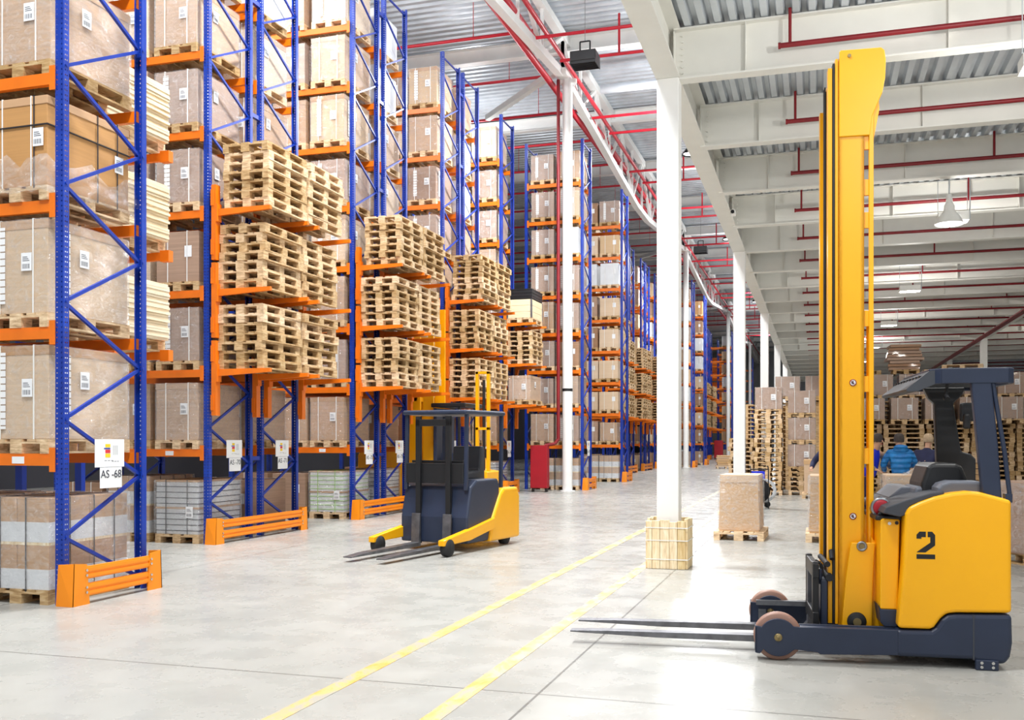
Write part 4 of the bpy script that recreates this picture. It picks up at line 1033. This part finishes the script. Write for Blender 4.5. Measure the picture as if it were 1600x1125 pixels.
# long side pallets columns
PX = [1.35+1.27*i for i in range(5)]
for c, x in enumerate([.1]+PX):
    n = 17 if c else 0
    for k in range(15 if c else 0):
        bare_pallet(x+rnd.uniform(-.03, .03), 33.6, .002+k*.1445, R(90)+rnd.uniform(-.02, .02), 'bare pallet, %s up from floor, %s long-side column of back block' % (ORD[k], ORD[c-1]), 'bare pallets in the back block')
zt = 15*.1445+.004
MB_ = None
for i in range(7):
    x = .55+i*.98; load_on('b2', x+.1, 33.4, zt if x > .8 else zt, 'lower tier, %s from left, on back block' % ORD[i], 'cartons of the back block')
for i in range(8):
    x = -.95+i*.97; load_on('b2', x, 34.6, zt+.82, 'upper tier, %s from left, on back block' % ORD[i], 'cartons of the back block')
# what carries the upper tier's rear row
for i in range(0, 8):
    for k in range(20): stuff_pallet(-.95+i*.97+.2, 36.2, .002+k*.1445, 0)
for k in range(20): stuff_pallet(-1.95, 34.85, .002+k*.1445, 0)
for i in range(8):
    for k in range(20): stuff_pallet(-.95+i*.97, 34.85, .002+k*.1445*1.021, 0)
tag(STUFF.build('stacked_pallets', M['wood']), 'distant mass of bare wooden pallets on far rack ends and behind the back block', 'pallets', None, 'stuff')
zz = zt+.82+.146+.67
fp = empty('flat_carton_pile', (2.75, 34.6, zz), 0, 'ragged pile of flattened cartons topping the back block', 'pile'); base_pallet(fp); q = random.Random(4)
for k in range(8):
    w = .5+q.uniform(-.03, .1); MB().box(-w, w-.06, -.45, .45, .15+k*.105, .15+k*.105+.085, Matrix.Rotation(q.uniform(-.08, .08), 4, 'Z')).build('flat_carton', M['cartond'], fp)
for i, x in enumerate((1.4, 3.9, 4.5)):
    bare_pallet(x-.3*i*0, 34.6+(.0), zz+(.0 if i < 2 else .1465), R(90) if i < 2 else R(80), 'single bare pallet lying atop the back block, %s from left' % ORD[i], 'bare pallets in the back block')
print('BARE PALLETS', NP[0])

# ---------------------------------------------------------------- people
def skinned(name, mat, parent, pts, edges, root=0, sub=1):
    me = bpy.data.meshes.new(name); me.from_pydata([p[:3] for p in pts], edges, []); me.materials.append(mat)
    o = bpy.data.objects.new(name, me); link(o, parent)
    sk = o.modifiers.new('skin', 'SKIN'); sk.use_smooth_shade = True
    for i, p in enumerate(pts):
        r = p[3]; me.skin_vertices[0].data[i].radius = r if isinstance(r, tuple) else (r, r)
    me.skin_vertices[0].data[root].use_root = True
    sb = o.modifiers.new('sub', 'SUBSURF'); sb.levels = sub; sb.render_levels = sub
    return o
def person(loc, rz, label, jacket, trousers, hairmat, lean=.0, arms=None, hood=False, sleeves=None):
    r = empty('person', loc, rz, label, 'person')
    ly = -lean    # leaning forward towards -y
    hip = (0, 0, .93); ch = (0, ly*.55, 1.25); nk = (0, ly*.95, 1.47); hd = (0, ly*1.1-.02, 1.62)
    arms = arms or [((-.36, -.05, 1.18), (-.3, -.3, 1.08)), ((.36, -.05, 1.18), (.3, -.3, 1.08))]
    pts = [(*hip, (.14, .11)), (*ch, (.16, .12)), (nk[0], nk[1], nk[2], .058), (hd[0], hd[1], hd[2]-.04, (.068, .08)), (hd[0], hd[1], hd[2]+.06, (.07, .085))]
    ed = [(0, 1), (1, 2), (2, 3), (3, 4)]
    for s, (el, ha) in zip((-1, 1), arms):
        b = len(pts); sh = (s*.19, ch[1]+(nk[1]-ch[1])*.7, 1.41)
        el = (el[0], el[1]+ly*.7, el[2]); ha = (ha[0], ha[1]+ly*.7, ha[2])
        pts += [(*sh, .058), (*el, .042), (*ha, .027)]; ed += [(1, b), (b, b+1), (b+1, b+2)]
        d = (Vector(ha)-Vector(el)).normalized(); side = d.cross(Vector((0, 0, 1))).normalized()
        palm = Vector(ha)+d*.07; pts.append((*palm, (.034, .018))); ed.append((b+2, b+3)); pb = b+3
        for f in range(4):
            o = side*((f-1.5)*.019); p1 = palm+o+d*.035; p2 = p1+d*(.03 if f in (0, 3) else .04)+Vector((0, 0, -.02))
            k = len(pts); pts += [(*p1, .009), (*p2, .0075)]; ed += [(pb, k), (k, k+1)]
        p1 = Vector(ha)+d*.03+side*(-s*.04); p2 = p1+d*.035+side*(-s*.008); k = len(pts); pts += [(*p1, .010), (*p2, .008)]; ed += [(b+2, k), (k, k+1)]
    for s in (-1, 1):
        b = len(pts); pts += [(s*.09, 0, .86, .085), (s*.11, -.02, .48, .055), (s*.12, .02, .09, .04), (s*.13, -.13, .045, (.04, .03))]; ed += [(0, b), (b, b+1), (b+1, b+2), (b+2, b+3)]
    body = skinned('body', M['skin'], r, pts, ed)
    # jacket
    jp = [(0, ly*.1, .86, (.17, .14)), (0, ly*.3, 1.05, (.185, .15)), (ch[0], ch[1], ch[2]+.03, (.2, .15)), (0, nk[1]-ly*.05, 1.42, (.11, .09)), (0, nk[1], 1.51, (.075, .075))]; je = [(0, 1), (1, 2), (2, 3), (3, 4)]
    sm_ = sleeves or jacket; sp = []; 
    for s, (el, ha) in zip((-1, 1), arms):
        sh = (s*.2, ch[1]+(nk[1]-ch[1])*.7, 1.40); el = (el[0], el[1]+ly*.7, el[2]); ha = (ha[0], ha[1]+ly*.7, ha[2])
        if sleeves is None:
            b = len(jp); jp += [(*sh, .085), (*el, .068), (*ha, .048)]; je += [(2, b), (b, b+1), (b+1, b+2)]
        else: skinned('sleeve', M[sleeves], r, [(*sh, .08), (*el, .06), (*ha, .05)], [(0, 1), (1, 2)])
    skinned('jacket', M[jacket], r, jp, je)
    if hood: skinned('hood', M[jacket], r, [(-.12, nk[1]+.03, 1.49, .065), (0, nk[1]+.12, 1.46, .095), (.12, nk[1]+.03, 1.49, .065)], [(0, 1), (1, 2)], 1)
    tp = [(0, 0, .95, (.15, .12))]; te = []
    for s in (-1, 1): b = len(tp); tp += [(s*.095, 0, .84, .1), (s*.11, -.02, .48, .075), (s*.12, .02, .1, .062)]; te += [(0, b), (b, b+1), (b+1, b+2)]
    skinned('trousers', M[trousers], r, tp, te)
    for s in (-1, 1): skinned('shoe', M['black'], r, [(s*.12, .05, .06, (.05, .05)), (s*.13, -.06, .045, (.05, .038)), (s*.135, -.16, .035, (.042, .028))], [(0, 1), (1, 2)])
    # head details: hair or cap, face features
    hx, hy, hz = hd
    MB().lathe([(0, .145), (.05, .138), (.085, .105), (.098, .05), (.096, .0), (.088, -.03)], (hx, hy+.012, hz+.02), 20).build('hair', M[hairmat], r)
    for s in (-1, 1):
        MB().cyl((hx+s*.03, hy-.083, hz+.02), (hx+s*.03, hy-.092, hz+.02), .011, 10).build('eye', M['ink'], r)
        MB().box(hx+s*.08-.008, hx+s*.08+.008, hy-.01, hy+.02, hz-.02, hz+.035).build('ear', M['skin'], r, bevel=.006)
    MB().prism([(-.095+hy, hz-.015), (-.118+hy, hz-.012), (-.09+hy, hz+.03)], hx-.012, hx+.012, 'x').build('nose', M['skin'], r)
    MB().box(hx-.025, hx+.025, hy-.092, hy-.085, hz-.05, hz-.042).build('mouth', M['inkred'], r)
    return r
person((1.55, 20.3, 0), R(192), 'person in bright blue hooded padded jacket, seen from behind', 'jacket', 'trouser', 'hair', lean=.12, hood=True,
       arms=[((-.31, -.06, 1.19), (-.2, -.30, 1.12)), ((.31, -.03, 1.17), (.2, -.3, 1.04))])
person((2.0, 21.0, 0), R(150), 'person in navy clothes and pale cap beside the blue jacket', 'navycloth', 'trouser', 'capwool', lean=.22)
person((.92, 20.6, 0), R(50), 'person in royal blue with grey sleeves, bending left of blue jacket', 'royal', 'trouser', 'hair', lean=.24, sleeves='greycloth')
person((.30, 21.3, 0), R(-20), 'person in dark navy clothes half hidden left of the mast', 'navycloth', 'navycloth', 'hair', lean=.1)
dup = [k for k, v in ALL_LABELS.items() if v > 1]
print('DUP LABELS', len(dup), dup[:5])
